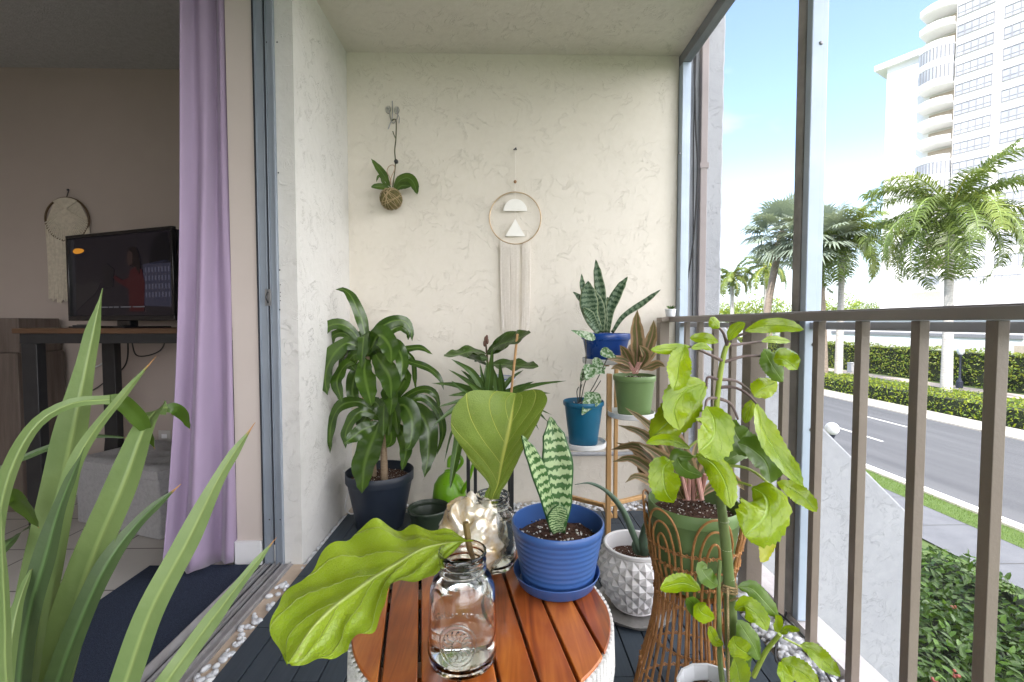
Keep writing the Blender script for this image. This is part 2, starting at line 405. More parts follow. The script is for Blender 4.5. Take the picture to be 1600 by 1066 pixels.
# slab below the deck, beige strip by the door
st(MB().box(LX, 1.06, -1.6, BY, -.25, -.022), 'balcony_slab', m_conc)
st(MB().box(.985, 1.075, -1.6, BY - .002, -.0215, .032), 'balcony_sill', m_sill)

st(MB().box(-.9015, -.8385, -1.6, DY - .001, -.0212, -.009), 'threshold_strip', pm('beige threshold', (.62, .49, .38), (.52, .41, .32), 12, .85, bump=.4, bscale=90))
# composite deck boards with butt joints
def deckmat():
    m, nt, b, o = newmat('slate blue deck board'); L = nt.links.new
    tcn = nd(nt, 'ShaderNodeTexCoord'); mp_ = nd(nt, 'ShaderNodeMapping'); mp_.inputs['Scale'].default_value = (60, 3, 60); L(tcn.outputs['Object'], mp_.inputs[0])
    n = nd(nt, 'ShaderNodeTexNoise', i_Scale=2, i_Detail=5); L(mp_.outputs[0], n.inputs['Vector'])
    n2 = nd(nt, 'ShaderNodeTexNoise', i_Scale=5, i_Detail=4); L(tcn.outputs['Object'], n2.inputs['Vector'])
    f = M2(nt, 'MULTIPLY_ADD', n.outputs[0], .5, M2(nt, 'MULTIPLY', n2.outputs[0], .5))
    L(ramp(nt, f, [(.3, (.030, .042, .058)), (.7, (.050, .068, .090))]), b.inputs['Base Color']); b.inputs['Roughness'].default_value = .6
    bp = nd(nt, 'ShaderNodeBump', i_Strength=.3); bp.inputs['Distance'].default_value = .002; L(n.outputs[0], bp.inputs['Height']); L(bp.outputs[0], b.inputs['Normal'])
    return m
mb = MB(); x0, x1, y1 = -.838, .84, 2.45; pw = .0765
for i in range(22):
    xa = x0 + i * pw
    if xa + pw > x1 + .01: break
    off = [0, .31, .155, .07][i % 4]; y = y1; first = True
    while y > -1.5:
        ln = .31 if not first else (.31 - off if off else .31)
        first = False
        mb.box(xa + .0022, xa + pw - .0022, y - ln + .0015, y - .0015, -.018, 0.0); y -= ln
st(mb, 'deck', deckmat(), bevel=.0012)
st(MB().box(x0, x1, -1.5, y1, -.0215, -.0185), 'deck_base', pm('deck shadow gap', (.02, .022, .026), rough=.9))

# white pebbles round the deck
def pebble(mb, x, y, z, r):
    q = random.uniform(0, 3.14); a = random.uniform(.7, 1.3); b = random.uniform(.55, .9)
    vs = []; n, m = 8, 5; cq, sq = math.cos(q), math.sin(q); o = [random.uniform(.86, 1.12) for _ in range(n * (m + 1))]
    for i in range(m + 1):
        th = math.pi * i / m
        for k in range(n):
            ph = 2 * math.pi * k / n; rr = r * (o[i * n + k] if 0 < i < m else 1)
            X, Y, Z = math.sin(th) * math.cos(ph) * rr * a, math.sin(th) * math.sin(ph) * rr * b, -math.cos(th) * rr * .55
            vs.append((x + X * cq - Y * sq, y + X * sq + Y * cq, z + Z))
    mb.add(vs, [(i * n + k, i * n + (k + 1) % n, (i + 1) * n + (k + 1) % n, (i + 1) * n + k) for i in range(m) for k in range(n)])
m_peb = pm('white pebble', (.80, .80, .82), (.55, .57, .62), 26, .45)
mb = MB()
for i in range(75):
    y = random.choice([random.uniform(-.2, 1.9), random.uniform(1.15, 1.8)]); pebble(mb, random.uniform(-.868, -.842) if random.random() < .6 else random.uniform(-.895, -.85), y, -.004, random.uniform(.009, .017))
for i in range(110): pebble(mb, random.uniform(-.858, -.842), random.uniform(1.9, 2.45), -.014, random.uniform(.006, .012))
for i in range(520): pebble(mb, random.uniform(-.8, .84), random.uniform(2.47, 2.59), random.uniform(-.014, 0), random.uniform(.009, .016))
kind(build(mb, 'pebbles', m_peb, sharp=None), 'stuff')
mb = MB()
for i in range(1500): pebble(mb, random.uniform(.85, .975), random.uniform(.2, 2.58), random.uniform(-.012, .012), random.uniform(.010, .019))
kind(build(mb, 'pebbles', m_peb, sharp=None), 'stuff')

# building mass above, behind and beside (never seen, shades the balcony as the real one does)
st(MB().box(-12, 1.05, -1.6, BY + .25, CZ + .26, 9.5), 'upper_storeys', m_mass)
st(MB().box(-12, IX, -14, -1.61, CZ + .36, 9.5), 'upper_storeys', m_mass)
st(MB().box(-12, -5.0, -14, 3.39, GZ, CZ + .34), 'building_wing', m_mass)
st(MB().box(-12, -.9, 3.4, 26, GZ, 9.5), 'building_wing', m_mass)
st(MB().box(-12, .95, -1.6, 3.4, GZ, -.26), 'lower_storey', m_mass)

# fin wall beyond the balcony, widening into a sloped buttress
fy = BY + .003
pts = [(1138, -40)] + [(1137 - (k_ * 16) ** .5 * .18 - k_ * .22 + random.uniform(-.9, .9), -20 + k_ * 16) for k_ in range(32)] + [(1124, 500), (1283, 665), (1423, 805), (1424, 1066)]
poly = [Vector((RX + .001, fy, 6.0))] + [Vector((P(1134, -200, fy).x, fy, 6.0))] + [P(a, b, fy) for a, b in pts]
poly.append(Vector((poly[-1].x, fy, GZ))); poly.append(Vector((RX + .001, fy, GZ)))
tag(build(MB().ext(poly, (0, .30, 0)), 'fin_wall', m_fin, bevel=.012), 'pale rough stucco buttress wall beyond the railing with a diagonal top edge', 'wall')

# ================================================================ street
def sheet(x0, x1, y0, y1, z): return MB().add([(x0, y0, z), (x1, y0, z), (x1, y1, z), (x0, y1, z)], [(0, 1, 2, 3)])
m_grass = pm('lawn', (.05, .085, .02), (.08, .12, .03), 3.0, .9, bump=1.5, bscale=60, detail=8)
st(sheet(-1500, 2500, -1500, 3500, GZ - .02), 'ground', m_grass)
def roadmat():
    m, nt, b, o = newmat('asphalt'); L = nt.links.new
    tcn = nd(nt, 'ShaderNodeTexCoord'); mp_ = nd(nt, 'ShaderNodeMapping'); mp_.inputs['Scale'].default_value = (1.3, .06, 1); L(tcn.outputs['Object'], mp_.inputs[0])
    n = nd(nt, 'ShaderNodeTexNoise', i_Scale=1.2, i_Detail=6); L(mp_.outputs[0], n.inputs['Vector'])
    n2 = nd(nt, 'ShaderNodeTexNoise', i_Scale=25, i_Detail=4); L(tcn.outputs['Object'], n2.inputs['Vector'])
    f = M2(nt, 'MULTIPLY_ADD', n2.outputs[0], .35, M2(nt, 'MULTIPLY', n.outputs[0], .65))
    L(ramp(nt, f, [(.36, (.060, .062, .070)), (.64, (.098, .100, .108))]), b.inputs['Base Color']); b.inputs['Roughness'].default_value = .8
    return m
st(sheet(12.5, 21.95, -60, 400, GZ + .03), 'road', roadmat())
m_kerb = pm('kerb concrete', (.42, .40, .36), (.33, .31, .28), 2, .85)
st(MB().box(12.36, 12.5, -60, 400, GZ - .05, GZ + .08), 'kerb', m_kerb)
st(MB().box(21.95, 23.9, -60, 400, GZ - .05, GZ + .10), 'kerb', m_kerb)
m_line = pm('road paint', (.78, .78, .76), (.6, .6, .58), 6, .6)
st(sheet(12.68, 12.84, -60, 400, GZ + .034), 'edge_line', m_line)
mb = MB()
for k in range(-6, 45):
    for X, o in ((15.9, 0.4), (19.3, 3.0)):
        y = k * 9.1 + o; mb.add([(X, y, GZ + .034), (X + .13, y, GZ + .034), (X + .13, y + 3.0, GZ + .034), (X, y + 3.0, GZ + .034)], [(0, 1, 2, 3)])
st(mb, 'lane_markings', m_line)
st(sheet(9.72, 11.50, -60, 400, GZ + .02), 'sidewalk', pm('sidewalk', (.125, .13, .145), (.10, .105, .12), 1.5, .85, bump=.5, bscale=30))
st(sheet(34.0, 36.2, -60, 400, GZ + .01), 'path', pm('far path', (.46, .38, .33), (.36, .31, .27), 1.5, .9))
mb = MB()
for k in range(-20, 60): mb.add([(9.73, k * 1.8, GZ + .024), (11.49, k * 1.8, GZ + .024), (11.49, k * 1.8 + .025, GZ + .024), (9.73, k * 1.8 + .025, GZ + .024)], [(0, 1, 2, 3)])
st(mb, 'sidewalk_joints', pm('joint', (.06, .06, .06), rough=.9))

# grass verge blades between kerb and sidewalk
mb = MB()
for i in range(5200):
    y = 4 + 14 * random.random() ** 1.2; x = random.uniform(11.62, 11.9) if False else random.uniform(11.6, 11.66)
m_blade = leafmat('grass blade', (.07, .13, .02), (.13, .2, .04), trans=.2)
for i in range(12000):
    y = 3.5 + 22 * random.random() ** 1.4; x = 9.9 + random.uniform(-.0, .0)
    x = random.uniform(11.52, 12.35); h = random.uniform(.05, .12); a = random.uniform(0, 6.28); l = .04
    mb.add([(x - .008, y, GZ), (x + .008, y, GZ), (x + math.cos(a) * l, y + math.sin(a) * l, GZ + h)], [(0, 1, 2)])
kind(build(mb, 'verge_grass', m_blade, sharp=None), 'stuff')
st(sheet(11.505, 12.355, -60, 400, GZ + .026), 'verge', pm('verge turf', (.05, .09, .015), (.09, .14, .03), 9, .95, bump=1))

# ---------------------------------------------------------------- clouds of small leaves
def puff(mb, p, n, size, mi=0):
    """one leaf card, bent along its middle, with normal n"""
    n = Vector(n).normalized(); a = n.orthogonal().normalized(); a = Matrix.Rotation(random.uniform(0, 6.28), 3, n) @ a; b = n.cross(a)
    L_ = size * random.uniform(.7, 1.3); W_ = L_ * .45; p = Vector(p)
    k = n * W_ * .25
    mb.add([p - a * L_ / 2, p + b * W_ / 2 + k, p + a * L_ / 2, p - b * W_ / 2 + k], [(0, 1, 2), (0, 2, 3)], None, mi)
def rnd_n(bias, amt=.8):
    return Vector(bias) + Vector((random.gauss(0, 1), random.gauss(0, 1), random.gauss(0, 1))) * amt
def hedge(name, x0, x1, ya, yb, z0, z1, den, size, mats, label, bumpy=.12, group=None, lump=1.2):
    t = thing(name, label, 'hedge', ((x0 + x1) / 2, (ya + yb) / 2, z0), group)
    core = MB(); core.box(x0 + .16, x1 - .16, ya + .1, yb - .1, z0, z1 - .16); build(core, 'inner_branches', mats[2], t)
    mb = MB(); lx, ly, lz = x1 - x0, yb - ya, z1 - z0
    faces = [(lx * ly, 't'), (ly * lz, 'f'), (lx * lz, 'n'), ]
    for area, fc in faces:
        for i in range(int(area * den)):
            u = random.random(); v = random.random()
            if fc == 't': p = Vector((x0 + u * lx, ya + v * ly, z1)); n = Vector((0, 0, 1))
            elif fc == 'f': p = Vector((x0, ya + v * ly, z0 + u * lz)); n = Vector((-1, 0, .25))
            else: p = Vector((x0 + u * lx, ya, z0 + v * lz)); n = Vector((0, -1, .25))
            d = noise.noise(p * lump) * bumpy * 1.6 + noise.noise(p * lump * 3.1) * bumpy * .8 + random.uniform(-.14, .04)
            puff(mb, p + n * d, rnd_n(n, .7), size, 0 if random.random() < .6 else 1)
    build(mb, 'foliage', mats[:2], t, sharp=None)
    return t
m_h1 = leafmat('hedge leaf', (.20, .27, .015), (.31, .35, .03), trans=.3)
m_h2 = leafmat('hedge leaf deep', (.10, .17, .02), (.17, .25, .04), trans=.3)
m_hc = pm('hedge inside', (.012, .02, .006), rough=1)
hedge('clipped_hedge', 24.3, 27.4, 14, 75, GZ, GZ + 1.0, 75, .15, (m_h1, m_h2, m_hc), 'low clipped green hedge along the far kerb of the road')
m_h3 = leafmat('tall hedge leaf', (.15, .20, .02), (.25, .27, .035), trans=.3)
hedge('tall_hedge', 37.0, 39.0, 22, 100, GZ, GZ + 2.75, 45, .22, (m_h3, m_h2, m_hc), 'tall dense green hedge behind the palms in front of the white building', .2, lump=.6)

# near shrub under the railing
t = thing('flowering_shrub', 'dark green leafy shrub with red buds by the sidewalk below the railing', 'shrub', (5.3, 4.5, GZ))
mb = MB(); core = MB(); fl = MB()
m_s1 = leafmat('shrub leaf', (.035, .075, .010), (.07, .13, .018), vein=(.10, .2, .04), rough=.35, trans=.2)
m_s2 = leafmat('shrub young leaf', (.10, .2, .03), (.16, .28, .05), rough=.35, trans=.3)
def shrub_top(x, y):
    ex = 1 - max(0, (x - 6.7) / 1.0) ** 2 if x > 6.7 else 1
    ey = 1 - max(0, (y - 6.6) / 1.0) ** 2 if y > 6.6 else 1
    return 1.5 * max(0, ex) ** .5 * max(0, ey) ** .5 + .16 * noise.noise(Vector((x * 1.3, y * 1.3, 0))) + .08 * noise.noise(Vector((x * 4, y * 4, 3)))
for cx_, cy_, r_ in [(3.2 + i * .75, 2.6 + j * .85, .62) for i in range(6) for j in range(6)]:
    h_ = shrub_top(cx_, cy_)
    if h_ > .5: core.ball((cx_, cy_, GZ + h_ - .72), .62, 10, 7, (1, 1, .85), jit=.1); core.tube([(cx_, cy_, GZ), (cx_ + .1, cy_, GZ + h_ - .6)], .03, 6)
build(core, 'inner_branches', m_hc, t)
cnt = 0
while cnt < 17000:
    x = random.uniform(2.7, 7.6); y = random.uniform(2.0, 7.65); h_ = shrub_top(x, y)
    if h_ < .15: continue
    dd = random.random() ** 2 * .35; z = GZ + h_ - dd
    if x > 6.0 or y > 6.5: z = GZ + h_ - random.random() ** 1.5 * min(h_, 1.0)
    g = Vector((shrub_top(x - .1, y) - shrub_top(x + .1, y), shrub_top(x, y - .1) - shrub_top(x, y + .1), .2)).normalized()
    n = rnd_n(g, .55).normalized(); a = n.orthogonal().normalized(); a = Matrix.Rotation(random.uniform(0, 6.28), 3, n) @ a
    p = Vector((x, y, z)); ln = random.uniform(.08, .15); b = n.cross(a); W_ = ln * .2
    vs = [p, p + a * ln * .35 + b * W_ + n * .006, p + a * ln * .75 + b * W_ * .8 + n * .006, p + a * ln - n * .012, p + a * ln * .75 - b * W_ * .8 + n * .006, p + a * ln * .35 - b * W_ + n * .006, p + a * ln * .5]
    mb.add(vs, [(0, 6, 1), (1, 6, 2), (2, 6, 3), (3, 6, 4), (4, 6, 5), (5, 6, 0)], [(.5, 0), (1, .35), (1, .75), (.5, 1), (0, .75), (0, .35), (.5, .5)], 0 if random.random() < .82 else 1); cnt += 1
build(mb, 'foliage', [m_s1, m_s2], t, sharp=None)
m_red = pm('red bud', (.35, .09, .06), (.25, .05, .04), rough=.5)
for (a, b) in [(1462, 1058), (1494, 1045), (1490, 935)]:
    h_ = 1.5
    q = G(a, b, GZ + 1.55); fl = MB(); q.z = GZ + shrub_top(q.x, q.y) + .02
    for k in range(7): fl.ball(q + Vector((random.gauss(0, .018), random.gauss(0, .018), random.gauss(0, .012))), .016, 6, 4)
    build(fl, 'bud', m_red, t)

# ---------------------------------------------------------------- palms
m_trunk = pm('pale palm trunk', (.50, .48, .45), (.34, .32, .30), 3, .85, bump=1.2, bscale=18, stretch=(1, 1, 6))
m_btrunk = pm('brown palm trunk', (.30, .24, .19), (.18, .14, .11), 4, .9, bump=1.5, bscale=12, stretch=(1, 1, 4))
m_shaft = pm('green crownshaft', (.22, .30, .06), (.14, .22, .05), 3, .5)
m_rach = pm('yellow frond stem', (.42, .40, .05), (.32, .33, .05), 5, .5)
m_fr = leafmat('palm frond', (.07, .115, .02), (.15, .205, .045), trans=.3)
m_fr2 = leafmat('palm frond yellow green', (.13, .19, .03), (.22, .27, .05), trans=.3)
m_fan = leafmat('silver fan frond', (.19, .24, .19), (.34, .39, .31), trans=.2)
m_dead = pm('dead frond', (.22, .15, .10), (.13, .09, .06), 4, .9)
def frond(base, az_, elev, L_, droop, nleaf=66, ll=.85):
    mb = MB(); n = 16; p = Vector(base); pts = [p.copy()]; e = elev
    hd = Vector((math.cos(az_), math.sin(az_), 0))
    for i in range(n):
        d = hd * math.cos(e) + Vector((0, 0, math.sin(e))); p = p + d * (L_ / n); pts.append(p.copy()); e -= droop / n * (1.35 if i > 4 else .55)
    mb.tube(pts, [.06, .035, .008], 5, mi=1)
    side = Vector((-hd.y, hd.x, 0))
    for k in range(nleaf):
        t = .12 + .88 * k / nleaf; f = t * n; i = min(int(f), n - 1); q = pts[i].lerp(pts[i + 1], f - i); T = (pts[i + 1] - pts[i]).normalized()
        l_ = ll * math.sin(math.pi * (.18 + .78 * t)) ** .6 * random.uniform(.85, 1.1)
        for s in (-1, 1):
            d = (side * s * random.uniform(.6, 1) + T * .55 + Vector((0, 0, random.uniform(-.25, .45)))).normalized()
            m_ = q + d * l_ * .5; tip = q + d * l_ * .93 + Vector((0, 0, -l_ * random.uniform(.3, .5)))
            w_ = T * .042
            mb.add([q - w_ * .6, q + w_ * .6, m_ + w_, m_ - w_, tip], [(0, 1, 2, 3), (3, 2, 4)], None, 0)
    return mb
def royal(loc, H, L_, n, seed, label, group='tall royal palms across the road', ll=.85, yel=.25):
    random.seed(seed); t = thing('palm_tree', label, 'palm tree', loc, group); x, y, z = loc
    bend = random.uniform(-.25, .25); H0 = H - 1.3
    path = [(x, y, z), (x + bend * .2, y, z + H0 * .4), (x + bend, y, z + H0)]
    build(MB().tube(path, [.30, .27, .22, .20], 12, smooth=14), 'trunk', m_trunk, t)
    build(MB().tube([(x + bend, y, z + H0 - .02), (x + bend, y, z + H0 + .7), (x + bend, y, z + H)], [.21, .2, .10], 10, smooth=6), 'crownshaft', m_shaft, t)
    for k in range(n):
        a = k * 2.39996 + random.uniform(-.2, .2); q_ = k / n
        if k == 0: e, dr_, l2 = 1.15, .55, L_ * .8; a = -.7
        elif q_ < .30: e, dr_, l2 = random.uniform(.55, 1.0), random.uniform(1.0, 1.4), L_ * random.uniform(.8, .92)
        else: e, dr_, l2 = lerp(.4, -.65, (q_ - .38) / .62) + random.uniform(-.1, .1), random.uniform(1.5, 1.9), L_ * random.uniform(.9, 1.06)
        f = frond((x + bend, y, z + H - .1), a, e, l2, dr_, ll=ll)
        build(f, 'frond', [m_fr2 if random.random() < yel else m_fr, m_rach if random.random() < .4 else m_shaft], t, sharp=None)
    return t
def fan(loc, H, lean, Rr, n, seed, label, dead=8):
    random.seed(seed); t = thing('fan_palm', label, 'palm tree', loc, 'silvery fan palms across the road'); x, y, z = loc
    top = Vector((x + lean[0], y + lean[1], z + H))
    build(MB().tube([(x, y, z), (x + lean[0] * .35, y + lean[1] * .35, z + H * .5), top], [.34, .28, .3], 10, smooth=12), 'trunk', m_btrunk, t)
    for k in range(n + dead):
        dd = k >= n; a = k * 2.39996 + random.uniform(-.3, .3); e = lerp(1.35, -.75, (k / n) ** .9) if not dd else random.uniform(-1.35, -1.1)
        d = Vector((math.cos(a) * math.cos(e), math.sin(a) * math.cos(e), math.sin(e)))
        pl = Rr * random.uniform(.75, 1.0) if not dd else Rr * .3; q = top + d * pl + Vector((0, 0, -.12 * pl)); mb = MB()
        mb.tube([top, top + d * pl * .5, q], .03, 5)
        up = Vector((0, 0, 1)) - d * d.z; up = up.normalized() if up.length > .01 else Vector((1, 0, 0)); s = d.cross(up).normalized()
        m = 26; fr_ = Rr * random.uniform(.85, 1.05) * (1 if not dd else .8)
        for j in range(m):
            th = lerp(-2.0, 2.0, j / (m - 1)) * (1 if not dd else .35)
            b = (d * math.cos(th) + s * math.sin(th)).normalized(); c = b.cross(up).normalized(); w_ = fr_ * .05
            l_ = fr_ * (1 - .22 * abs(th) / 2) * random.uniform(.92, 1.04)
            m1 = q + b * l_ * .55 + up * .05 * abs(math.sin(th)); tip = q + b * l_ - Vector((0, 0, l_ * random.uniform(.1, .35)))
            k_ = up * w_ * .35 * (1 if j % 2 else -1)
            mb.add([q, m1 - c * w_ + k_, m1 + c * w_ + k_, tip], [(0, 1, 2), (1, 3, 2)])
        build(mb, 'dead_frond' if dd else 'fan_frond', m_dead if dd else m_fan, t, sharp=None)
    return t
def palm_at(px, crown_py, X): p = PX(px, crown_py, X); return (p.x, p.y, GZ), p.z - GZ
l, h = palm_at(1489, 332, 27); royal(l, h + .2, 5.6, 34, 3, 'largest royal palm, full drooping crown in front of the white tower', ll=1.15)
l, h = palm_at(1316, 376, 27); royal(l, h + .3, 4.9, 28, 5, 'royal palm standing right of the grey screen post, behind the low hedge', ll=1.2)
l, h = palm_at(1146, 430, 27); royal(l, h, 3.2, 16, 8, 'small yellow green palm farthest left, close to the outer wall edge', ll=.7, yel=.7)
l, h = palm_at(1198, 415, 29); royal(l, h, 3.5, 16, 11, 'thin palm half hidden behind the silvery fan palm', ll=.7, yel=.5)
l, h = palm_at(1222, 362, 24.0); l = (l[0] - 1.5, l[1] + .3, GZ); fan(l, h, (1.5, -.3), 2.1, 34, 21, 'silvery blue fan palm with leaning trunk left of the grey screen post')
l, h = palm_at(1276, 372, 25.0); l = (l[0] + .9, l[1], GZ); fan(l, h, (-.9, 0), 2.1, 32, 22, 'silvery fan palm showing just right of the grey screen post', 10)

# far trees
def far_tree(px, py, X, Rr, name='tree', label='', seed=1, n=1500):
    random.seed(seed); c = PX(px, py, X); t = thing(name, label, 'tree', (c.x, c.y, GZ), 'trees far down the road')
    build(MB().tube([(c.x, c.y, GZ), (c.x, c.y, c.z)], [.3, .15], 8), 'trunk', m_btrunk, t)
    mb = MB(); lob = [(c + Vector((random.gauss(0, .5), random.gauss(0, .5), random.gauss(0, .25))) * Rr, Rr * random.uniform(.35, .6)) for _ in range(9)]
    for i in range(n):
        q, r_ = random.choice(lob); d = Vector((random.gauss(0, 1), random.gauss(0, 1), random.gauss(0, 1))).normalized()
        puff(mb, q + d * r_ * random.uniform(.7, 1.05), rnd_n(d, .6), .42, 0 if random.random() < .6 else 1)
    build(mb, 'crown', [m_h2, m_h1], t, sharp=None)
far_tree(1136, 492, 40, 3.6, label='round tree low on the horizon at the outer wall edge', seed=1)
far_tree(1170, 484, 42, 4.0, label='bushy tree low on the horizon below the fan palm', seed=2)
far_tree(1205, 490, 44, 4.0, label='dark tree low on the horizon just left of the screen post', seed=3)
far_tree(1300, 484, 60, 3.4, label='green treetop just right of the screen post above the railing', seed=4)
far_tree(1353, 481, 80, 2.2, label='small dark treetop over the white roof between two palms', seed=6, n=700)

# ---------------------------------------------------------------- lamp post, box, globe lamp
m_iron = pm('dark iron', (.03, .035, .06), (.05, .055, .08), 8, .5)
m_globe = pm('white globe', (.85, .86, .88), rough=.35)
b = PX(1499, 604, 35.2); zt = PX(1499, 556, 35.2).z
t = thing('street_lamp', 'short dark iron lamp post with a pale globe in front of the tall hedge', 'street lamp', (b.x, b.y, GZ))
hh = zt - GZ
build(MB().lathe([(.22, 0), (.22, .5), (.13, .6), (.075, .8), (.06, hh - .1), (.12, hh), (.14, hh + .08)], (b.x, b.y, GZ), 12), 'post', m_iron, t)
build(MB().lathe([(.1, 0), (.2, .1), (.24, .28), (.2, .46), (.08, .54)], (b.x, b.y, zt + .08), 14), 'globe', m_globe, t)
b = PX(1330, 584, 35.6)
tag(build(MB().box(b.x - .25, b.x + .25, b.y - .25, b.y + .25, GZ, GZ + .9).box(b.x - .29, b.x + .29, b.y - .29, b.y + .29, GZ + .9, GZ + .98), 'utility_box', pm('utility box', (.5, .5, .5)), bevel=.03), 'small pale utility box beside the far path near a palm trunk', 'utility box')
c = P(1300, 670, 4.6)
t = thing('globe_lamp', 'white globe lamp on a pole just behind the sloped stucco wall', 'lamp', (c.x, c.y, GZ))
build(MB().ball(c, .066, 20, 12), 'globe', m_globe, t); build(MB().lathe([(.04, 0), (.022, .06), (.02, c.z - GZ - .1), (.035, c.z - GZ - .06)], (c.x, c.y, GZ), 12), 'post', m_iron, t)

# ---------------------------------------------------------------- white podium and tower
m_white = pm('white facade', (.80, .79, .78), (.74, .73, .72), .3, .8)
m_cream = pm('tan soffit', (.50, .42, .34), rough=.8)
m_glz = pm('tower window glass', (.30, .31, .34), (.46, .47, .49), .25, .15, spec=.6)
m_frame = pm('window frame', (.24, .24, .26), rough=.6)
t = thing('podium_building', 'long low white building with dark slot openings behind the tall hedge', 'building', (50, 45, GZ))
ztop = PX(1420, 487, 46).z
mb = MB().box(46, 70, 14, 92, GZ, ztop).box(45.6, 46.002, 14, 92, ztop - .5, ztop + .12)
build(mb, 'wall', m_white, t)
def on(pxa, pya, pxb, pyb, X, dep, name, mat, par):
    a, b_ = PX(pxa, pya, X), PX(pxb, pyb, X)
    return build(MB().box(X - dep, X + .05, min(a.y, b_.y), max(a.y, b_.y), min(a.z, b_.z), max(a.z, b_.z)), name, mat, par)
on(1300, 521, 1600, 524, 46, .12, 'ledge', m_frame, t); on(1366, 540, 1434, 545, 46, .03, 'opening', m_cream, t); on(1544, 536, 1575, 552, 46, .03, 'opening', m_cream, t); on(1585, 540, 1640, 556, 46, .03, 'opening', m_cream, t)

t = thing('apartment_tower', 'tall white apartment tower with curved balconies and window bands', 'building', (69.5, 67, GZ))
C0 = Vector((69.5, 67.0)); U = Vector((-.504, .864)); Nn = Vector((-.864, -.504))
def fac(px, off=0.0):                # where the ray of a column meets the facade line set off by `off`
    d = ray(px, 250); o2 = C0 + Nn * off
    a = Vector((d.x, d.y)); det = a.x * (-U.y) - a.y * (-U.x)
    k = (o2.x * (-U.y) - o2.y * (-U.x)) / det; q = a * k; return (q - o2).dot(U), q
def S(px, off=0.0): return fac(px, off)[0]
def fp(s, off, z): q = C0 + U * s + Nn * off; return Vector((q.x, q.y, z))
def slabbox(s0, s1, o0, o1, z0, z1, mb):
    return mb.add([fp(s, o, z) for z in (z0, z1) for o in (o0, o1) for s in (s0, s1)], [(0, 2, 3, 1), (4, 5, 7, 6), (0, 1, 5, 4), (2, 6, 7, 3), (0, 4, 6, 2), (1, 3, 7, 5)])
sL = S(1487); sR = -40
mb = MB(); slabbox(sR, sL, -25, 0, GZ, 75, mb)
slabbox(sR, sL, 0, .25, 3, 5.5, mb)
build(mb, 'wall', m_white, t)
zc0 = 47.7; PIT = 2.9
sw1, sw0 = S(1436, -2.2), S(1382, -4)
mb = MB(); slabbox(sL - .1, S(1440, -2.4), -22, -2.4, GZ, 50.5, mb); slabbox(S(1440, -2.5), sw0, -22, -4, GZ, 1.03 + (505 - 92) * 76 / 711, mb)
build(mb, 'wall', m_white, t)
zr = 1.03 + (505 - 92) * 76 / 711
mb = MB(); slabbox(S(1440, -2.6), sw0 + 1.6, -22, -3.2, zr + .01, zr + .9, mb); build(mb, 'roof', m_white, t)
for (pa, pb) in ((1489, 1545), (1561, 1625)):
    s1, s0 = S(pa), S(pb)
    for k in range(-1, 15):
        z = zc0 - PIT * k
        fr_ = MB(); nb = 5
        for j in range(nb + 1):
            s = lerp(s0, s1, j / nb); slabbox(s - .06, s + .06, .02, .10, z - .75, z + .75, fr_)
        slabbox(s0 - .08, s1 + .08, .02, .12, z + .752, z + .86, fr_); slabbox(s0 - .08, s1 + .08, .02, .12, z - .86, z - .752, fr_)
        slabbox(s0 + .07, s1 - .07, .02, .09, z - .28, z - .22, fr_)
        f_ = build(fr_, 'window', m_frame, t)
        build(slabbox(s0 + .02, s1 - .02, .005, .04, z - .75, z + .75, MB()), 'pane', m_glz, f_)
# curved balconies
sa, sb = sL + .15, S(1427, 1.0)
for k in range(-1, 14):
    z = zc0 - PIT * k - 1.25
    mb = MB(); n = 10; top = []
    for i in range(n + 1):
        q = i / n; s = lerp(sa, sb, q); top.append(fp(s, -.1 + 1.25 * math.sin(math.pi * min(1, .1 + q * .85)), z))
    poly = [fp(sa, -2.39, z)] + top + [fp(sb, -2.39, z)]
    mb.ext(poly, (0, 0, -.28))
    for a, b_ in zip(top, top[1:]): mb.bar(a + Vector((0, 0, .28)), b_ + Vector((0, 0, .28)), .12, .9)
    bal = build(mb, 'balcony', m_white, t)
    if k in (2, 3, 8, 9):           # glazed-in balconies
        g = MB(); fr_ = MB()
        for a, b_ in zip(top, top[1:]):
            g.bar(a + Vector((0, 0, 1.65)), b_ + Vector((0, 0, 1.65)), .04, 1.8); fr_.box(a.x - .07, a.x + .07, a.y - .07, a.y + .07, a.z + .7, a.z + 2.6)
        build(g, 'pane', m_glz, bal); build(fr_, 'frame', m_frame, bal)
    else:
        build(slabbox(sa + .1, sb - .8, -2.38, -2.2, z + .05, z + 2.3, MB()), 'pane', m_cream, bal)
a = P(1422, 455, 62); 
t2 = thing('entrance_block', 'low white entrance block with a tan recess at the foot of the tower', 'building', (a.x, a.y, GZ))
x0_ = 49.0; A_, B_ = PX(1422, 449, x0_), PX(1640, 449, x0_)
build(MB().box(x0_, 62, B_.y, A_.y, ztop, A_.z), 'wall', m_white, t2)
on(1424, 458, 1470, 474, x0_, .03, 'opening', m_cream, t2); on(1440, 434, 1468, 447, x0_ + .2, .03, 'window', m_glz, t2)
random.seed(99)
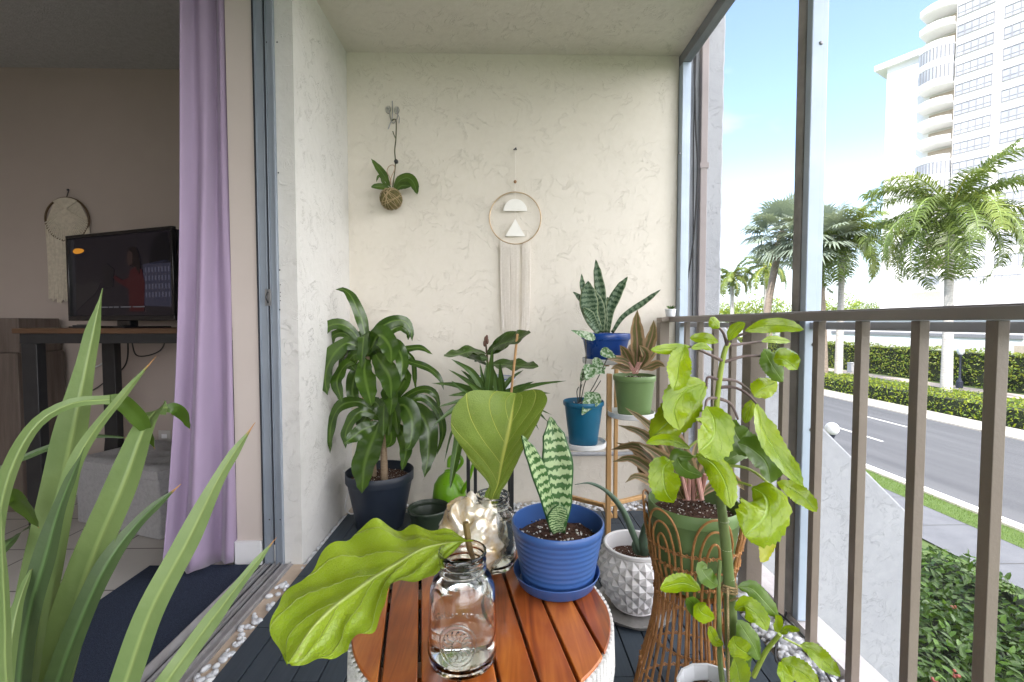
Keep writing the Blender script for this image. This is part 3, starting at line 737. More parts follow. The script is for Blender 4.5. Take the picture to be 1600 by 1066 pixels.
# ================================================================ ROOM BEHIND THE SLIDING DOOR
m_rwall = pm('taupe room wall', (.42, .35, .315), (.39, .325, .29), 1.5, .85)
m_rceil = pm('room ceiling', (.50, .50, .50), (.42, .42, .42), 40, .9, bump=.8, bscale=130)
m_rjamb = pm('pinkish beige wall paint', (.60, .53, .49), (.57, .50, .46), 2, .75)
m_wtrim = pm('white trim paint', (.80, .80, .82), (.74, .74, .76), 5, .4)
YB = 2.80; RZ = P(150, 107, YB).z
st(MB().box(-4.6, IX, YB, YB + .2, -.25, RZ), 'room_wall', m_rwall)
st(MB().box(-4.8, -4.6, -2.5, YB + .2, -.25, RZ), 'room_wall', m_rwall)
st(MB().box(-4.6, IX, -2.7, -2.5, -.25, .9).box(-4.6, IX, -2.7, -2.5, 1.6, RZ), 'room_wall', m_rwall)  # unseen rear wall, window gap added to let sky light into the room
st(MB().box(-4.8, IX + .005, -2.7, YB + .2, RZ, RZ + .2), 'room_ceiling', m_rceil)
# beige painted face of the wall end, seen through the door
st(MB().box(IX - .004, -1.024, DY - .006, DY + .2, 0, 2.46), 'painted_wall_end', m_rjamb)
tag(build(MB().box(IX - .016, -1.026, DY - .022, DY - .0065, .0, .102).box(IX - .0165, IX - .0045, DY - .022, DY + .5, .0, .102), 'baseboard', m_wtrim, bevel=.002), 'short white baseboard on the wall end between curtain and door frame', 'baseboard')
tag(build(MB().box(-4.6, IX - .02, YB - .015, YB, .0, .10), 'baseboard', m_wtrim, bevel=.002), 'long white baseboard on the taupe wall behind the tall desk', 'baseboard')
def tilemat():
    m, nt, b, o = newmat('cream floor tile'); L = nt.links.new
    tcn = nd(nt, 'ShaderNodeTexCoord'); mp_ = nd(nt, 'ShaderNodeMapping'); mp_.inputs['Location'].default_value = (.12, .23, 0); L(tcn.outputs['Object'], mp_.inputs[0])
    br = nd(nt, 'ShaderNodeTexBrick', i_Scale=1, i_Mortar_Size=.004); br.offset = 0; br.inputs['Brick Width'].default_value = .33; br.inputs['Row Height'].default_value = .33
    br.inputs['Color1'].default_value = (.62, .58, .54, 1); br.inputs['Color2'].default_value = (.58, .545, .51, 1); br.inputs['Mortar'].default_value = (.12, .10, .09, 1); L(mp_.outputs[0], br.inputs[0])
    n = nd(nt, 'ShaderNodeTexNoise', i_Scale=6, i_Detail=5); L(tcn.outputs['Object'], n.inputs['Vector'])
    mm = nt.nodes.new('ShaderNodeMixRGB'); mm.blend_type = 'MULTIPLY'; mm.inputs[0].default_value = .5; L(br.outputs[0], mm.inputs[1]); L(ramp(nt, n.outputs[0], [(.3, (.8, .8, .8)), (.7, (1, 1, 1))]), mm.inputs[2])
    L(mm.outputs[0], b.inputs['Base Color']); b.inputs['Roughness'].default_value = .28
    bp = nd(nt, 'ShaderNodeBump', i_Strength=.4); bp.inputs['Distance'].default_value = .002; bp.invert = True; L(br.outputs['Fac'], bp.inputs['Height']); L(bp.outputs[0], b.inputs['Normal'])
    return m
st(MB().box(-4.6, -1.045, -2.5, YB, -.25, -.001), 'room_floor', tilemat(), origin=(0, 0, 0))

# sliding door track in the floor
m_alu = pm('grey blue anodised aluminium', (.33, .37, .43), (.27, .31, .37), 3, .45, .25)
m_alud = pm('dark channel', (.02, .025, .035), rough=.6)
m_sillal = pm('worn aluminium sill', (.42, .41, .42), (.33, .31, .31), 14, .5, .3, bump=.3, bscale=60)
t = thing('door_track', 'worn grey aluminium sliding door track set in the threshold', 'door track', (-.97, .6, 0))
mb = MB().box(-1.044, -.902, -.9, DY - .002, -.0215, -.006); build(mb, 'base_plate', m_sillal, t)
mb = MB()
for x, hgt in ((-1.040, .028), (-1.016, .006), (-.998, .004), (-.975, .006), (-.958, .003), (-.94, .004), (-.912, .004)): mb.box(x - .0022, x + .0022, -.9, DY - .002, -.006, hgt)
build(mb, 'rail', m_sillal, t)
build(MB().box(-1.034, -1.022, -.9, DY - .002, -.006, -.004).box(-.994, -.988, -.9, DY - .002, -.006, -.004).box(-.954, -.950, -.9, DY - .002, -.006, -.004), 'groove', m_alud, t)

# aluminium jamb standing against the pier (two channels), with latch and screws
t = thing('door_frame', 'grey blue aluminium sliding door frame with two channels and a latch', 'door frame', (-.98, DY, 0))
yf = DY - .001
mb = MB()
for xa, xb, d_ in ((-1.0165, -1.013, .012), (-1.0128, -.985, .006), (-.9848, -.981, .012), (-.9715, -.968, .012), (-.9678, -.944, .006), (-.9438, -.9365, .016)):
    mb.box(xa, xb, yf - d_, yf, -.004, 2.46)
build(mb, 'channel', m_alu, t, bevel=.001)
build(MB().box(-.9808, -.9717, yf - .004, yf - .001, .08, 2.46), 'dark_slot', m_alud, t)
build(MB().box(-1.0225, -1.0167, yf - .014, yf, .0, 2.46), 'dark_slot', m_alud, t)
m_screw = pm('screw', (.10, .10, .11), rough=.4, metal=.8)
for px, py in ((416, 66), (433, 66), (419, 270), (435, 270), (421, 422), (437, 422), (421, 484), (437, 484), (421, 812), (438, 812)):
    q = P(px, py, yf - .0065); build(MB().lathe([(.0, 0), (.0035, 0), (.003, .0015), (0, .002)], (0, 0, 0), 10), 'screw', m_screw, None) if False else build(MB().ball((q.x, q.y, q.z), .0034, 8, 6, (1, .5, 1)), 'screw', m_screw, t)
for k, py in enumerate((445, 457, 463, 470)):
    q = P(438, py, yf - .0065); build(MB().ball((q.x, q.y, q.z), .0022, 8, 6, (1, .5, 1)), 'screw', m_screw, t)
a, b_ = P(414, 452, yf - .01), P(424, 478, yf - .01)
lt = build(MB().box(a.x, b_.x, yf - .012, yf - .0062, b_.z, a.z), 'latch', pm('latch steel', (.35, .35, .36), rough=.35, metal=.8), t, bevel=.001)
build(MB().tube([(b_.x - .012, yf - .012, a.z - .012), (b_.x - .013, yf - .026, (a.z + b_.z) / 2), (b_.x - .012, yf - .012, b_.z + .012)], .003, 8, smooth=8), 'latch_hook', m_screw, lt)

# rug
def rugmat():
    m, nt, b, o = newmat('navy rug'); L = nt.links.new
    tcn = nd(nt, 'ShaderNodeTexCoord'); n = nd(nt, 'ShaderNodeTexNoise', i_Scale=420, i_Detail=2); L(tcn.outputs['Object'], n.inputs['Vector'])
    L(ramp(nt, n.outputs[0], [(.35, (.006, .012, .032)), (.65, (.030, .045, .085))]), b.inputs['Base Color']); b.inputs['Roughness'].default_value = .95
    bp = nd(nt, 'ShaderNodeBump', i_Strength=.8); bp.inputs['Distance'].default_value = .004; L(n.outputs[0], bp.inputs['Height']); L(bp.outputs[0], b.inputs['Normal']); return m
tag(build(MB().box(-1.49, -1.062, .35, 1.915, .0, .008), 'rug', rugmat(), bevel=.002), 'navy blue flat rug on the cream tiles by the threshold', 'rug')

# curtain
m_cur = pm('lilac curtain fabric', (.33, .25, .37), (.31, .235, .35), 3, .75, sheen=.3, bump=.15, bscale=300)
mb = MB(); nu_, nv_ = 110, 40; vs = []; uv = []
for j in range(nv_ + 1):
    tz = j / nv_; z = lerp(.012, 2.52, tz)
    for i in range(nu_ + 1):
        s = i / nu_
        flare = (1 - tz) ** 1.6
        bx = lerp(-1.142, -1.240 - .115 * flare + .01 * math.sin(tz * 5), s); by = lerp(1.955, 1.855 - .05 * flare, s)
        a_ = .014 + .026 * flare + .008 * math.sin(tz * 7 + s * 9)
        ph = s * 6.28 * 2.1 + .8 * math.sin(tz * 2.2) + .35 * math.sin(tz * 6 + s * 4)
        q = math.sin(ph); q = q * (1.2 - .2 * q * q)
        vs.append((bx + a_ * q * .35, by - a_ * q, z + (.012 * math.sin(s * 14) if j == 0 else 0))); uv.append((s, tz))
fs = [(j * (nu_ + 1) + i, j * (nu_ + 1) + i + 1, (j + 1) * (nu_ + 1) + i + 1, (j + 1) * (nu_ + 1) + i) for j in range(nv_) for i in range(nu_)]
mb.add(vs, fs, uv)
tag(build(mb, 'curtain', m_cur, sharp=None, solid=.002), 'long lilac curtain gathered at the right side of the door opening', 'curtain')

# tall desk
m_blk = pm('black metal', (.012, .012, .014), (.02, .02, .022), 20, .45)
m_top = pm('walnut desk top', (.13, .065, .03), (.07, .035, .018), 3, .45, stretch=(1, 12, 12))
xa, xb, ya, yb = -2.215, -1.47, 2.13, 2.62; zt = P(180, 513, 2.13).z
t = thing('tall_desk', 'tall narrow desk with black metal legs and dark wood top by the curtain', 'desk', ((xa + xb) / 2, (ya + yb) / 2, 0))
build(MB().box(xa - .02, xb + .1, ya - .01, yb, zt - .024, zt), 'desk_top', m_top, t, bevel=.002)
build(MB().box(xa, xb + .03, ya + .005, ya + .035, zt - .07, zt - .0245), 'apron', m_blk, t)
for x in (xa + .035, xb - .0):
    for y in (ya + .03, yb - .04): build(MB().box(x - .035, x + .035, y - .022, y + .022, 0, zt - .0705), 'leg', m_blk, t, bevel=.002)
# television
y_l, y_r = 2.47, 2.20
tl, trt = P(109, 369, y_l), P(275, 355, y_r); bl, brr = P(112, 502, y_l), P(277, 503, y_r)
zt1, zb1 = (tl.z + trt.z) / 2, (bl.z + brr.z) / 2 + .0
A = Vector((tl.x, y_l, 0)); B_ = Vector((trt.x, y_r, 0)); ud = (B_ - A).normalized(); nrm = Vector((ud.y, -ud.x, 0)); wl = (B_ - A).length
zb1 = zt + .035
t = thing('television', 'black flat television angled on the tall desk with a dim picture on screen', 'television', ((A.x + B_.x) / 2, (y_l + y_r) / 2, zt))
def tvbox(s0, s1, z0, z1, d0, d1, mb):
    c = A + ud * (s0 + s1) / 2 + nrm * (d0 + d1) / 2 + Vector((0, 0, (z0 + z1) / 2)); return mb.obox(c, ud * (s1 - s0) / 2, nrm * (d1 - d0) / 2, Vector((0, 0, (z1 - z0) / 2)))
m_tvb = pm('glossy black plastic', (.008, .008, .01), rough=.15)
fb = .016; mb = MB()
tvbox(0, wl, zt1 - fb, zt1, 0, .02, mb); tvbox(0, wl, zb1, zb1 + fb + .01, 0, .02, mb); tvbox(0, fb, zb1 + fb + .01, zt1 - fb, 0, .02, mb); tvbox(wl - fb, wl, zb1 + fb + .01, zt1 - fb, 0, .02, mb)
build(mb, 'bezel', m_tvb, t, bevel=.002)
build(tvbox(.01, wl - .01, zb1 + .01, zt1 - .01, -.05, -.001, MB()), 'back_shell', m_blk, t)
mb = MB(); tvbox(wl * .5 - .05, wl * .5 + .05, zt + .008, zb1 + .05, -.04, -.002, mb); tvbox(wl * .5 - .2, wl * .5 + .2, zt + .0005, zt + .009, -.10, .12, mb)
build(mb, 'stand', m_tvb, t, bevel=.002)
sc_ = build(tvbox(fb, wl - fb, zb1 + fb + .01, zt1 - fb, .0, .004, MB()), 'screen', emat('screen glow', (.012, .010, .014), .9), t)
H_ = zt1 - fb - zb1 - fb - .01; W_ = wl - 2 * fb; Z0 = zb1 + fb + .01
def scr(pl, d, name, mat):            # flat picture content in screen fractions (x right, y up)
    poly = [A + ud * (fb + x * W_) + nrm * d + Vector((0, 0, Z0 + y * H_)) for x, y in pl]; return build(MB().ext(poly, nrm * .0004), name, mat, sc_)
scr([(.72, .12), (.99, .1), (.99, .62), (.93, .66), (.72, .62)], .0045, 'picture_building', emat('screen blue', (.030, .030, .05), 1))
mb = MB()
for r_ in range(4):
    for c in range(8):
        x_, y_ = .74 + c * .03, .22 + r_ * .1; mb.ext([A + ud * (fb + x * W_) + nrm * .0051 + Vector((0, 0, Z0 + y * H_)) for x, y in ((x_, y_), (x_ + .012, y_), (x_ + .012, y_ + .06), (x_, y_ + .06))], nrm * .0003)
build(mb, 'picture_windows', emat('screen window dots', (.075, .075, .11), 1), sc_)
scr([(.78, .62), (.8, .82), (.86, .97), (.95, .98), (.98, .7), (.97, .62)], .0045, 'picture_dark_shape', emat('screen black', (.003, .003, .005), 1))
scr([(.02, .05), (.25, .3), (.3, .42), (.22, .45), (.12, .4), (.02, .45)], .0045, 'picture_left_shape', emat('screen grey', (.018, .016, .018), 1))
scr([(.58, .05), (.58, .33), (.47, .42), (.43, .48), (.45, .5), (.52, .44), (.58, .46), (.6, .56), (.66, .6), (.71, .56), (.735, .4), (.72, .05)], .0055, 'picture_figure', emat('screen dark red', (.035, .006, .008), 1))
scr([(.575, .66), (.57, .74), (.585, .82), (.62, .85), (.665, .83), (.69, .74), (.70, .62), (.69, .5), (.665, .56), (.65, .6), (.61, .6), (.60, .64)], .0062, 'picture_hair', emat('screen hair', (.006, .004, .005), 1))
scr([(.572, .67), (.575, .76), (.60, .80), (.63, .76), (.625, .63), (.59, .61)], .0068, 'picture_face', emat('screen face', (.030, .018, .017), 1))
scr([(.33, .35), (.33, .62), (.37, .66), (.44, .58), (.42, .36)], .0055, 'picture_object', emat('screen shape two', (.009, .008, .010), 1))
scr([(.015 + .05 + .075 * math.cos(a_ * .3927) * (1 if math.cos(a_ * .3927) > 0 else .6), .84 + .035 * math.sin(a_ * .3927)) for a_ in range(16)], .0055, 'picture_lamp', emat('screen orange', (.75, .30, .03), 1))
mb = MB()
for x_, l_ in ((.28, .09), (.38, .04), (.43, .05), (.5, .10), (.62, .11)): mb.ext([A + ud * (fb + x * W_) + nrm * .0072 + Vector((0, 0, Z0 + y * H_)) for x, y in ((x_, .1), (x_ + l_, .1), (x_ + l_, .115), (x_, .115))], nrm * .0003)
build(mb, 'picture_caption_line', emat('screen caption', (.10, .10, .11), 1), sc_)
# small remote / box beside the tv
tag(build(MB().box(-2.0, -1.93, 2.16, 2.20, zt + .0005, zt + .014).box(-1.985, -1.95, 2.165, 2.195, zt + .0145, zt + .017), 'media_box', m_blk, bevel=.001), 'small black media box lying on the desk in front of the television', 'media box')
# cables
m_cab = pm('black cable', (.01, .01, .012), rough=.5); m_cabw = pm('white cable', (.6, .6, .6), rough=.5)
def cable(pts, r, name, mat, label): return tag(build(MB().tube([P(*p) for p in pts], r, 6, smooth=40), name, mat), label, 'cable')
cable([(205, 530, 2.7), (215, 556, 2.7), (250, 548, 2.72), (262, 520, 2.72)], .004, 'cable', m_cab, 'black cable looping down under the tall desk top')
cable([(200, 520, 2.68), (196, 570, 2.7), (160, 600, 2.75), (145, 610, 2.78)], .004, 'cable', m_cab, 'black cable slanting along the taupe wall behind the desk legs')
cable([(173, 610, 2.75), (172, 650, 2.75), (164, 700, 2.76), (168, 760, 2.78)], .0035, 'cable', m_cab, 'black cable hanging straight down behind the ottoman')
cable([(178, 550, 2.76), (160, 568, 2.78), (146, 575, 2.785)], .004, 'cable', m_cabw, 'white cable crossing the taupe wall under the desk')
cable([(30, 621, 2.78), (55, 624, 2.78), (80, 628, 2.785)], .004, 'cable', m_cabw, 'white cable on the taupe wall beside the brown cabinet')
cable([(276, 485, 2.25), (287, 493, 2.3), (292, 512, 2.35)], .005, 'cable', m_cab, 'black cable curling out beside the right edge of the television')
# outlet
q = P(258, 687, YB - .001); t = thing('wall_outlet', 'white double outlet plate on the taupe wall above the ottoman', 'outlet', (q.x, YB, q.z))
build(MB().box(q.x - .036, q.x + .036, YB - .006, YB - .0005, q.z - .058, q.z + .058), 'plate', pm('outlet plate', (.5, .48, .46)), t, bevel=.002)
for dz in (-.022, .022): build(MB().box(q.x - .016, q.x + .016, YB - .009, YB - .0062, q.z + dz - .013, q.z + dz + .013), 'socket', m_wtrim, t, bevel=.002)
# ottoman
m_ott = pm('grey linen upholstery', (.40, .39, .40), (.32, .31, .32), 60, .9, bump=1.0, bscale=500, sheen=.2)
c1, c2 = G(250, 846, 0), G(121, 817, 0)
ud2 = (c1 - c2).normalized(); nd2 = Vector((-ud2.y, ud2.x, 0)); wl2 = (c1 - c2).length; cc = c2 + ud2 * wl2 / 2 + nd2 * .19
t = thing('ottoman', 'grey linen storage ottoman with a tufted lid under the tall desk', 'ottoman', (cc.x, cc.y, 0))
zh = P(250, 752, c1.y).z
build(MB().obox(cc + Vector((0, 0, zh / 2 + .003)), ud2 * wl2 / 2, nd2 * .19, Vector((0, 0, zh / 2))), 'box', m_ott, t, bevel=.008)
mb = MB(); n1, n2_ = 44, 28; vs = []
tuft = [(-.3, -.33), (0, -.33), (.3, -.33), (-.3, .33), (0, .33), (.3, .33), (-.15, 0), (.15, 0)]
def topz(a_, b__):
    e = max(abs(a_), abs(b__)); z = zh + .062 - .02 * max(0, (e - .82) / .18) ** 2
    for tx, ty in tuft:
        d2 = ((a_ / 2 - tx) * 2.4) ** 2 + ((b__ / 2 - ty * .75) * 1.6) ** 2; z -= .020 * math.exp(-d2 * 30)
    return z
for j in range(n2_ + 1):
    for i in range(n1 + 1):
        a_, b__ = 2 * i / n1 - 1, 2 * j / n2_ - 1
        p = cc + ud2 * a_ * (wl2 / 2 + .006) + nd2 * b__ * .196; p.z = topz(a_, b__); vs.append(p)
nt_ = len(vs)
for p in list(vs): vs.append(Vector((p.x, p.y, zh + .005)))
fs = [(j * (n1 + 1) + i, j * (n1 + 1) + i + 1, (j + 1) * (n1 + 1) + i + 1, (j + 1) * (n1 + 1) + i) for j in range(n2_) for i in range(n1)]
fs += [tuple(nt_ + k for k in reversed(f)) for f in fs]
rim = [i for i in range(n1 + 1)] + [j * (n1 + 1) + n1 for j in range(1, n2_ + 1)] + [n2_ * (n1 + 1) + i for i in range(n1 - 1, -1, -1)] + [j * (n1 + 1) for j in range(n2_ - 1, 0, -1)]
for a_, b__ in zip(rim, rim[1:] + rim[:1]): fs.append((a_, nt_ + a_, nt_ + b__, b__))
lid = build(mb.add(vs, fs), 'lid', m_ott, t)
for tx, ty in tuft:
    p = cc + ud2 * tx * wl2 + nd2 * ty * .75 * .392; p.z = topz(tx * 2, ty * 1.5) + .001; build(MB().ball(p, .009, 10, 6, (1, 1, .4)), 'button', m_ott, lid)
# cabinet on the left
m_cabn = pm('brown wood grain', (.13, .10, .085), (.075, .055, .045), 2.5, .6, stretch=(14, 14, 1), bump=.5, bscale=40)
a, b_ = P(26, 520, 2.5), P(36, 760, 2.5)
t = thing('cabinet', 'brown wood cabinet with a smaller top box at the far left wall', 'cabinet', (-3.05, 2.65, 0))
build(MB().box(-3.5, b_.x, 2.5, 2.76, 0, P(30, 552, 2.5).z), 'body', m_cabn, t, bevel=.003)
build(MB().box(-3.5, a.x - .01, 2.52, 2.75, P(30, 552, 2.5).z + .001, P(20, 497, 2.5).z), 'top_box', m_cabn, t, bevel=.003)
# macrame wall hanging in the room
m_cord = pm('cream cotton cord', (.62, .55, .45), (.5, .44, .36), 60, .9)
m_hoop = pm('dark hoop', (.10, .06, .03), rough=.5)
yh = YB - .02; c = P(105, 343, yh); rr = abs(P(139, 343, yh).x - c.x)
t = thing('macrame_hanging', 'cream macrame dreamcatcher with long fringe on the dark room wall', 'wall hanging', (c.x, yh, c.z - .5))
ring = [(c.x + rr * math.cos(a_ * .1309), yh, c.z + rr * math.sin(a_ * .1309)) for a_ in range(48)]
build(MB().tube(ring, .006, 6, closed=True), 'hoop', m_hoop, t)
mb = MB()
for k in range(26):
    a1 = R(lerp(60, 125, k / 25)); a2 = R(lerp(190, 350, k / 25))
    mb.tube([(c.x + rr * math.cos(a1), yh - .004, c.z + rr * math.sin(a1)), (c.x + rr * math.cos(a2), yh - .004, c.z + rr * math.sin(a2))], .0042, 5)
    a1 = R(lerp(60, 125, k / 25)); a2 = R(lerp(350, 190, k / 25))
    mb.tube([(c.x + rr * math.cos(a1), yh + .004, c.z + rr * math.sin(a1)), (c.x + rr * math.cos(a2), yh + .004, c.z + rr * math.sin(a2))], .0035, 5)
build(mb, 'woven_cords', m_cord, t)
mb = MB()
for k in range(46):
    x = lerp(-.96, .96, k / 45) * rr; z1 = c.z - math.sqrt(max(0, rr * rr - x * x)); z0 = P(105, 470, yh).z - random.uniform(-.02, .02)
    xx = c.x + x; mb.tube([(xx, yh + random.uniform(-.003, .003), z1), (xx + random.uniform(-.004, .004), yh, (z1 + z0) / 2), (xx + random.uniform(-.006, .006), yh, z0)], .0045, 5)
build(mb, 'fringe', m_cord, t)
build(MB().tube([(c.x, yh, c.z + rr), (c.x, YB - .003, c.z + rr + .05)], .0025, 5).ball((c.x, YB - .008, c.z + rr + .05), .007, 8, 6), 'hanger', m_screw, t)
# ================================================================ SCREEN ENCLOSURE AND RAILING
m_sf = pm('pale blue grey screen frame', (.42, .50, .60), (.36, .43, .53), 5, .45, .1)
m_sfd = pm('weathered frame side', (.36, .34, .33), (.26, .25, .24), 12, .7, bump=.5)
m_rail = pm('taupe brown railing paint', (.24, .20, .165), (.21, .17, .14), 5, .42, bump=.2, bscale=120)
t = thing('screen_frame', 'pale blue grey aluminium frame of the balcony screen with posts and beams', 'screen frame', (1.02, 1, .03))
sx0, sx1 = .997, 1.043
build(MB().box(sx0, sx1, BY - .055, BY - .002, .034, CZ - .062), 'end_post', m_sf, t, bevel=.002)
build(MB().box(sx0, sx1, -1.55, BY - .002, CZ - .06, CZ - .002), 'top_beam', pm('grey beam', (.24, .25, .28), (.19, .20, .23), 4, .55), t, bevel=.002)
m_gb = pm('grey mid rail', (.42, .44, .48), (.34, .36, .40), 4, .6)
build(MB().box(sx0 + .004, sx1 - .004, -1.55, BY - .057, 1.010, 1.033), 'mid_rail', m_gb, t, bevel=.002)
def post(y):
    p = build(MB().box(.985, 1.038, y, y + .028, .034, CZ - .062), 'post', m_sf, t, bevel=.003)
    build(MB().box(.983, 1.036, y + .0325, y + .07, .034, CZ - .062), 'post_side', m_sfd, p, bevel=.002)
    build(MB().box(.990, 1.033, y + .0282, y + .0323, .034, CZ - .062), 'seal', m_alud, p)
    for z in (1.9, .94, .66, .42, 2.3):
        build(MB().ball((1.014, y - .001, z + (.02 if y > 1 else 0)), .0065, 12, 8, (1, .5, 1)), 'bolt', pm('bolt', (.3, .3, .31), rough=.4, metal=.7) if 'boltm' not in globals() else boltm, p)
    return p
boltm = pm('bolt', (.25, .25, .27), rough=.4, metal=.7)
post(1.462); post(-.35)
for py in (240, 452): q = P(1062, py, BY - .056); build(MB().ball(q, .006, 10, 6, (1, .5, 1)), 'bolt', boltm, t)
q = P(1092, 63, 2.3); build(MB().ball((sx0, 2.35, CZ - .03), .007, 10, 6, (.5, 1, 1)), 'bolt', boltm, t)
def meshmat():
    m, nt, b, o = newmat('insect screen'); L = nt.links.new
    b.inputs['Base Color'].default_value = (.25, .26, .28, 1); b.inputs['Roughness'].default_value = .7
    tp = nd(nt, 'ShaderNodeBsdfTransparent'); ms = nd(nt, 'ShaderNodeMixShader'); ms.inputs[0].default_value = .10
    L(tp.outputs[0], ms.inputs[1]); L(b.outputs[0], ms.inputs[2]); L(ms.outputs[0], o.inputs[0]); return m
build(MB().add([(1.02, -1.5, .04), (1.02, 2.55, .04), (1.02, 2.55, CZ - .06), (1.02, -1.5, CZ - .06)], [(0, 1, 2, 3)]), 'insect_screen', meshmat(), t)

t = thing('balcony_railing', 'taupe brown metal balcony railing with square balusters and a flat top rail', 'railing', (.945, 1, .03))
rx = .945
build(MB().box(rx - .028, rx + .028, -1.55, BY - .004, 1.036, 1.062).box(rx - .022, rx + .022, -1.55, BY - .004, 1.0621, 1.066), 'top_rail', pm('rail top paint', (.27, .24, .22), (.23, .20, .185), 5, .38), t, bevel=.006)
k = 0
for y in (-1.2, -1.04, -.88, -.72, -.56, -.4, -.24, -.08, .08, .24, .40, .56, .69, .849, 1.010, 1.175, 1.338, 1.50, 1.845, 2.0, 2.155, 2.31):
    build(MB().box(rx - .0115, rx + .0115, y - .0115, y + .0115, .0, 1.0355), 'baluster', m_rail, t, bevel=.0012)
for y, x_, hw in ((1.685, rx, .03),): build(MB().box(x_ - hw, x_ + hw, y - hw, y + hw, .0, 1.0355), 'post', m_rail, t, bevel=.002)
build(MB().box(.872, .924, 2.50, 2.555, .0, 1.0355), 'post', m_rail, t, bevel=.002)
build(MB().box(.872, .92, 2.48, 2.56, 1.037, 1.0615), 'end_bracket', m_rail, t, bevel=.003)

# downpipe and cables on the outer wall
a, b_ = P(1088, 300, BY - .0), P(1108, 300, BY - .0)
dm = pm('pinkish taupe downpipe', (.30, .26, .26), (.25, .215, .215), 4, .6)
t = thing('downpipe', 'square taupe downpipe running down the outer stucco wall', 'downpipe', (1.15, BY - .03, GZ))
build(MB().box(1.112, 1.152, BY - .035, BY - .001, GZ, 5.8), 'pipe', dm, t, bevel=.004)
for z in (.2, 1.9, 3.4): build(MB().box(1.107, 1.157, BY - .039, BY - .0015, z, z + .03), 'strap', dm, t)
tag(build(MB().tube([P(1084, 60, 2.58), P(1087, 200, 2.57), P(1090, 270, 2.56), P(1083, 380, 2.57), P(1074, 440, 2.58), P(1072, 500, 2.58)], .0045, 6, smooth=40), 'cable', m_cab), 'black cable bowing along the outer wall beside the downpipe', 'cable')
tag(build(MB().tube([P(1088, 60, 2.59), P(1084, 200, 2.59), P(1083, 350, 2.59), P(1082, 500, 2.59)], .0035, 6, smooth=30), 'cable', m_cab), 'straight thin black cable on the outer wall next to the bowed one', 'cable')
tag(build(MB().tube([(RX - .02 - .14, BY - .02, P(900, 708, BY).z), (P(887, 708, BY).x, BY - .02, P(900, 708, BY).z)][::-1], .012, 14), 'wall_pipe', pm('grey pipe', (.38, .39, .42), rough=.5)), 'short horizontal grey pipe on the back wall behind the plant stand', 'pipe')

# ================================================================ WALL DECORATIONS
m_brass = pm('thin brass', (.62, .47, .30), (.52, .38, .24), 20, .35, .6)
yw = BY - .02; c = P(805, 341, yw); rr = abs(P(846, 341, yw).x - c.x) * .98
t = thing('boho_wall_hanging', 'thin brass ring with white half disc, white triangle and string fringe on the cream wall', 'wall hanging', (c.x, yw, c.z - .5))
build(MB().tube([(c.x + rr * math.cos(a_ * .0982), yw, c.z + rr * math.sin(a_ * .0982)) for a_ in range(64)], .0034, 8, closed=True), 'ring', m_brass, t)
hz = P(805, 330, yw).z; hr = abs(P(823.5, 330, yw).x - P(805, 330, yw).x); ht = P(805, 311, yw).z
m_whc = pm('white clay', (.90, .88, .84), (.86, .84, .80), 20, .6)
build(MB().ext([(c.x + hr * math.cos(R(a_)), yw + .003, hz + (ht - hz) * math.sin(R(a_))) for a_ in range(0, 181, 9)], (0, -.006, 0)), 'half_disc', m_whc, t, bevel=.001)
z1, z0 = P(805, 342, yw).z, P(805, 369.5, yw).z; hw_ = abs(P(820.5, 369, yw).x - c.x)
build(MB().ext([(c.x - hw_, yw + .003, z0), (c.x, yw + .003, z1), (c.x + hw_, yw + .003, z0)], (0, -.006, 0)), 'triangle', m_whc, t, bevel=.001)
zn = P(808, 232, yw).z
m_str = pm('pinkish grey string', (.85, .80, .74), (.75, .70, .64), 80, .9)
mb = MB().tube([(c.x, yw, z1), (c.x, yw, hz)], .0012, 5).tube([(c.x, yw, ht), (c.x, yw, c.z + rr)], .0012, 5).tube([(c.x, yw, c.z + rr), (c.x + .002, BY - .01, zn)], .0014, 5)
build(mb, 'hanging_string', m_str, t)
build(MB().ball((c.x, yw, P(806, 284, yw).z), .009, 12, 8), 'wooden_bead', pm('bead', (.35, .2, .1), rough=.5), t)
build(MB().tube([(c.x, BY - .001, zn), (c.x, BY - .012, zn), (c.x + .006, BY - .014, zn + .006)], .004, 6).lathe([(0, 0), (.011, 0), (.008, .004), (0, .005)], (c.x, BY - .006, zn - .002), 12), 'hook', m_screw, t)
mb = MB(); nn = 46
for k in range(nn):
    q = k / (nn - 1); x = lerp(P(782, 380, yw).x, P(829, 380, yw).x, q) + random.uniform(-.0008, .0008); dx = x - c.x
    z1_ = c.z - math.sqrt(max(1e-6, rr * rr - dx * dx)); zb_ = P(805, lerp(523, 519, q) + random.uniform(-9, 6), yw).z
    if .63 < q < .72: continue
    mb.tube([(x, yw, z1_ + .004), (x * .995 + c.x * .005 + random.uniform(-.003, .003), yw + random.uniform(-.003, .003), lerp(z1_, zb_, .5)), (lerp(x, c.x, .10) + random.uniform(-.004, .004), yw, zb_)], .00165, 4, smooth=5)
build(mb, 'fringe', m_str, t)

